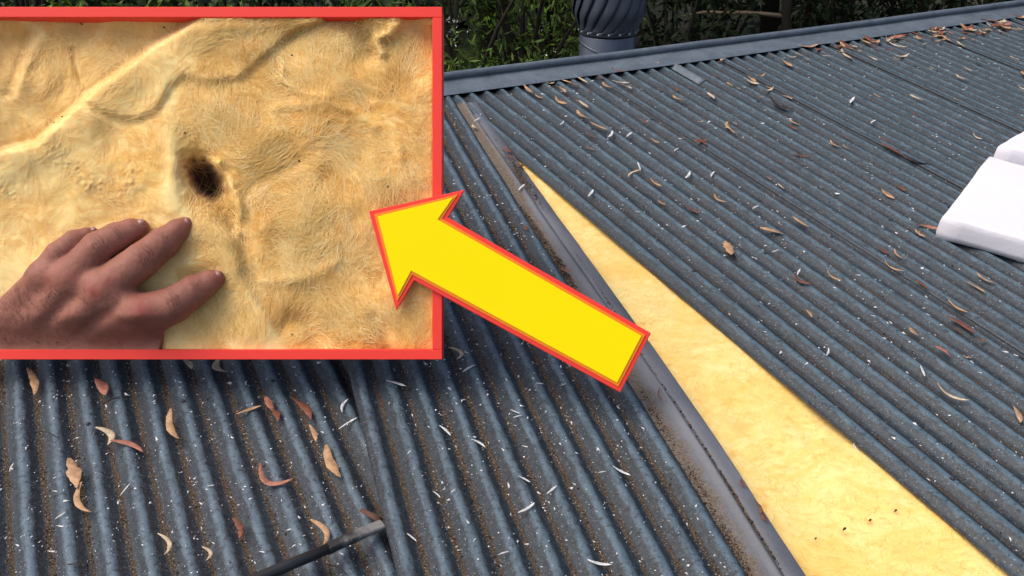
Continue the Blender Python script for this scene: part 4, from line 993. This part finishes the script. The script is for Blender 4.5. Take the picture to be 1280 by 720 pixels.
def genT(N):
    y = rng.uniform(-3.3, -.2, N * 2); y = y[fbm(y * 5, y * 0 + 3, 4) + rng.normal(0, .12, N * 2) > .0][:N]; N = len(y); x = rng.normal(-.006, .010, N) + .006 * fbm(y * 6, y * 0, 3) * 2 + np.interp(-y, [.3, 1.15, 1.8, 2.35, 2.8], [-.03, -.012, .004, .010, -.001]); z = np.full(N, -.0108)
    y2 = rng.normal(-2.62, .09, N // 10); x2 = rng.normal(.068, .004, N // 10); y3 = rng.normal(-.85, .12, N // 12); x3 = rng.normal(.052, .010, N // 12)
    y4 = rng.uniform(-3, -1, N // 14); x4 = rng.normal(.066, .002, N // 14) + .006
    return np.stack([np.concatenate([x, x2, x3, x4]), np.concatenate([y, y2, y3, y4]), np.concatenate([z, x2 * 0 - .004, x3 * 0 + .001, x4 * 0 - .005])], 1), S2M
G1 = plain('grit_brown', (.19, .13, .08), .95, .2, var=.6, scale=300); G2 = plain('grit_dark', (.035, .025, .02), .95, .2, var=.5, scale=300); G3 = plain('grit_pale', (.42, .35, .27), .9, .2, var=.4, scale=300)
scatter('leaf_grit', 'fine brown leaf grit filling the troughs of the swung sheet', G1, 7000, gen2, .0021); scatter('leaf_grit', 'dark grit in the troughs of the swung sheet', G2, 7000, gen2, .0020); scatter('leaf_grit', 'pale husks among the grit of the swung sheet', G3, 2600, gen2, .0019)
scatter('leaf_grit', 'fine brown leaf grit in the troughs of the loose left sheet', G1, 5500, gen1, .0019); scatter('leaf_grit', 'dark grit in the troughs of the loose left sheet', G2, 6000, gen1, .0018); scatter('leaf_grit', 'pale husks among the grit of the loose left sheet', G3, 1700, gen1, .0018)
scatter('leaf_grit', 'sparse brown leaf grit on the right-hand sheets', G1, 15000, genR, .0020); scatter('leaf_grit', 'sparse dark grit on the right-hand sheets', G2, 9000, genR, .0024)
scatter('leaf_grit', 'brown leaf grit lying in the folded flashing', G1, 7000, genT, .0019); scatter('leaf_grit', 'dark grit lying in the folded flashing', G2, 4500, genT, .0021)
WF = plain('lichen_white', (.68, .69, .68), .9, .2, var=.25, scale=200)
def wf(ph, xa, xb, ya, yb, M):
    def g(N):
        x = rng.uniform(xa, xb, N); y = rng.uniform(ya, yb, N); return np.stack([x, y, zsheet(x, ph) + .0008], 1), M
    return g
scatter('white_flecks', 'tiny white flecks sprinkled over the right-hand sheets', WF, 2900, wf(X0R, X0R, 6.5, .3, 3.6, TW), .0034, .22, 3.2)
scatter('white_flecks', 'tiny white flecks sprinkled over the swung sheet', WF, 1300, wf(XO2, XO2 - .02, -.04, -3, -.05, S2M), .0026, .25, 3.4)
scatter('white_flecks', 'tiny white flecks sprinkled over the loose left sheet', WF, 900, wf(XO1, XO1 - .1, XO1 + .8, 1.2, 2.7, S1M), .0022, .25, 3.4)

# ------------------------------------------------------------------ trees behind the roof
ZC = (TW @ Vector(CAMP)).z
def azw(u, dist):                                # ground point under the line of sight at a horizontal distance
    d = TW.to_3x3() @ Vector(ray(u, 40)); k = dist / math.hypot(d.x, d.y); c = TW @ Vector(CAMP); return np.array([c.x + d.x * k, c.y + d.y * k, 0.])
def leaves(centres, radii, N, size, asp=.35, droop=0., squash=1.):
    C = np.array(centres); k = rng.integers(0, len(C), N); R = np.array(radii)[k]
    d = rng.normal(0, 1, (N, 3)); d /= np.linalg.norm(d, axis=1)[:, None]; r = R * rng.random(N) ** .45
    P = C[k] + d * r[:, None] * np.array([1, 1, squash])
    t = d + rng.normal(0, .8, (N, 3)); t[:, 2] -= droop; t /= np.linalg.norm(t, axis=1)[:, None]
    n = rng.normal(0, 1, (N, 3)) + np.array([0, 0, 1.2]); s_ = np.cross(t, n); s_ /= np.linalg.norm(s_, axis=1)[:, None]; nn = np.cross(s_, t)
    L = size * rng.uniform(.6, 1.3, N)[:, None]; W = L * asp * .5
    V = np.stack([P, P + t * L * .45 + s_ * W - nn * L * .05, P + t * L, P + t * L * .45 - s_ * W - nn * L * .05], 1)
    return V.reshape(-1, 3), np.arange(N * 4).reshape(-1, 4)
BARK = plain('bark', (.026, .021, .016), .95, .2, var=.45, scale=14, bump=.6)
def plant(name, cat, label, base, hgt, lo, rad, ncl, N, size, mat, asp=.35, droop=.3, clr=.35, trunk=.07, group='trees and shrubs behind the roof', lean=(0, 0)):
    root = empty(name, Matrix.Translation(base)); tag(root, label, cat, group)
    cs = []; rs = []
    for i in range(ncl):
        a = random.uniform(0, 6.3); r = rad * math.sqrt(random.random()); h = random.uniform(lo, hgt); sh = math.sqrt(max(.15, 1 - ((h - (lo + hgt) / 2) / ((hgt - lo) / 2 + .3)) ** 2))
        cs.append((r * sh * math.cos(a) + lean[0] * h, r * sh * math.sin(a) + lean[1] * h, h)); rs.append(clr * random.uniform(.6, 1.4))
    V, F = leaves(cs, rs, N, size, asp, droop, .8); obj('crown', V, F, mat, root, None, False)
    mb = MB(); top = hgt * .85
    mb.tube([(lean[0] * z * .7 + .05 * math.sin(z * 2), lean[1] * z * .7 + .05 * math.cos(z * 1.7), z) for z in np.linspace(0, top, 9)], list(np.linspace(trunk, trunk * .25, 9)), 9)
    for c in cs[:min(len(cs), 22)]:
        z0 = max(.2, c[2] * .6); p = np.array([lean[0] * z0 * .7, lean[1] * z0 * .7, z0]); q = np.array(c); mb.tube([p, (p + q) / 2 + np.array([0, 0, .12]), q], [trunk * .4, trunk * .28, trunk * .1], 5, cap=False)
    mb.build('trunk', BARK, root, None, True)
    return root
GR1 = leaf_mat('foliage_olive', (.060, .112, .020), .6, False); GR2 = leaf_mat('foliage_bright', (.105, .235, .022), .6, False); GR3 = leaf_mat('foliage_deep', (.012, .024, .008), .7, False); GR4 = leaf_mat('foliage_grey', (.065, .10, .042), .6, False)
def S(u, d, *a, **k): return plant('leafy_shrub', 'shrub', a[0], azw(u, d), *a[1:], **k)
S(570, 8.6, 'olive shrub with narrow leaves right behind the top corner of the red frame', 4.3, .6, 1.3, 44, 5200, .11, GR1, asp=.22)
S(655, 9.4, 'olive-green shrub left of the turbine ventilator', 4.2, .6, 1.2, 40, 5000, .10, GR1, asp=.25)
S(690, 11.5, 'bright feathery green shrub just left of the turbine ventilator', 4.8, 1.4, 1.35, 48, 9000, .07, GR2, asp=.3, clr=.42)
S(470, 9.5, 'grey-green shrub above the right part of the red frame', 4.6, .6, 1.4, 40, 4200, .11, GR4, asp=.22)
S(330, 9.0, 'dark shrub above the middle of the red frame', 4.8, .6, 1.5, 42, 4200, .11, GR3)
S(180, 9.6, 'mid-green shrub above the left half of the red frame', 4.9, .6, 1.6, 42, 4200, .11, GR2)
S(30, 9.2, 'olive shrub above the left end of the red frame', 4.9, .6, 1.6, 42, 4200, .11, GR1)
S(845, 10.2, 'dark bush right of the turbine ventilator, under the bare branch', 4.0, .5, 1.1, 34, 4200, .10, GR3)
S(905, 13.2, 'deep green bush behind the bare branch', 4.2, .5, 1.6, 40, 4200, .12, GR3)
S(1040, 12.5, 'dark bush with thin upright stems right of the bare branch', 4.2, .5, 1.6, 36, 3600, .12, GR3)
S(1150, 13.5, 'dark bush behind the leaf-strewn part of the capping', 4.0, .4, 1.7, 36, 3600, .12, GR3)
S(1270, 12.5, 'dark bush at the right end of the capping', 4.0, .4, 1.7, 36, 3600, .12, GR3)
for (u, d, lab, hh) in ((610, 15, 'added shade tree behind the olive shrubs', 11), (760, 17, 'added shade tree behind the turbine ventilator', 12), (960, 16, 'added tall tree whose shade darkens the bushes beyond the capping', 12), (1190, 17, 'added shade tree at the right beyond the capping', 12), (330, 15, 'added shade tree above the red frame', 11), (60, 16, 'added shade tree at the far left beyond the red frame', 11), (1400, 15, 'added shade tree right of the picture edge', 11)):
    plant('shade_tree', 'tree', lab, azw(u, d), hh, 4.2, 3.9, 60, 5200, .26, GR3, asp=.45, clr=1.0, trunk=.17)  # unseen crowns added to shade the bushes below
for (u, d, lb) in ((700, 11.2, 'just left of the ventilator'), (870, 11.6, 'right of the ventilator'), (1010, 11.8, 'behind the bare branch'), (1150, 12, 'behind the leaf-strewn capping'), (560, 11.5, 'behind the frame corner'), (1300, 12, 'at the right edge'), (430, 11.5, 'behind the top of the frame')):
    plant('shade_tree', 'tree', 'added slim shade tree standing close behind the roof ' + lb, azw(u, d + 1.5), 9.5, 5.4, 3.0, 40, 2600, .26, GR3, asp=.45, clr=.9, trunk=.09, group='added shade trees')  # more crowns out of view, added to keep sky light off the undergrowth
# bare branch reaching across
b0 = azw(985, 11.0); c0 = TW @ Vector(CAMP)
def wp(u, v, dist):
    d = TW.to_3x3() @ Vector(ray(u, v)); k = dist / math.hypot(d.x, d.y); return np.array([c0.x + d.x * k, c0.y + d.y * k, c0.z + d.z * k])
root = empty('bare_tree', Matrix.Translation(b0)); tag(root, 'thin grey tree with one bare branch reaching left above the capping', 'tree', 'trees and shrubs behind the roof')
MB().tube([np.array([0, 0, 0]), wp(985, 45, 11.0) - b0, wp(982, 19, 11.0) - b0, wp(990, -40, 11) - b0, wp(1000, -200, 11.2) - b0], [.08, .06, .055, .05, .03], 9).build('trunk', BARK, root, None, True)
MB().tube([wp(984, 21, 11.0) - b0, wp(960, 18, 10.95) - b0, wp(930, 16, 10.9) - b0, wp(905, 16.5, 10.85) - b0, wp(885, 15, 10.8) - b0, wp(868, 17, 10.8) - b0, wp(850, 21, 10.8) - b0], [.026, .024, .022, .022, .018, .012, .006], 8).build('branch', plain('pale_bark', (.17, .12, .08), .9, scale=30, var=.4), root, None, True)
def pale_specks(u, v, du, dv, dist, n, size, label):
    C = [wp(u + random.gauss(0, du), v + random.gauss(0, dv), dist + random.uniform(-.3, .3)) for _ in range(n)]
    V, F = leaves(C, [.02] * n, n * 2, size, .5); tag(obj('pale_glint', V, F, WHITE, None, None, False), label, 'glint_speck', kind='stuff')  # white leaves stand in for glints and specks of bright sky
pale_specks(566, 32, 12, 9, 7.3, 18, .022, 'pale glint specks on the shrub by the frame corner')
pale_specks(676, 33, 8, 3, 9.9, 8, .024, 'pale glint specks in the bright feathery shrub')
pale_specks(696, 64, 7, 5, 8.2, 7, .020, 'pale glint specks low beside the ventilator pipe')
# far-off wood that closes the view: one mass
def wood():
    cs = []; rs = []
    for i in range(300):
        u = random.uniform(-700, 1900); d = random.uniform(21, 30); p = azw(u, d); cs.append((p[0], p[1], random.uniform(.3, 12))); rs.append(random.uniform(1.2, 2.2))
    V, F = leaves(cs, rs, 30000, .42, .5, .2, .9); o = obj('distant_wood', V, F, GR3, None, None, False); tag(o, 'dark mass of woodland closing the view beyond the roof', 'wood', kind='stuff')
wood()
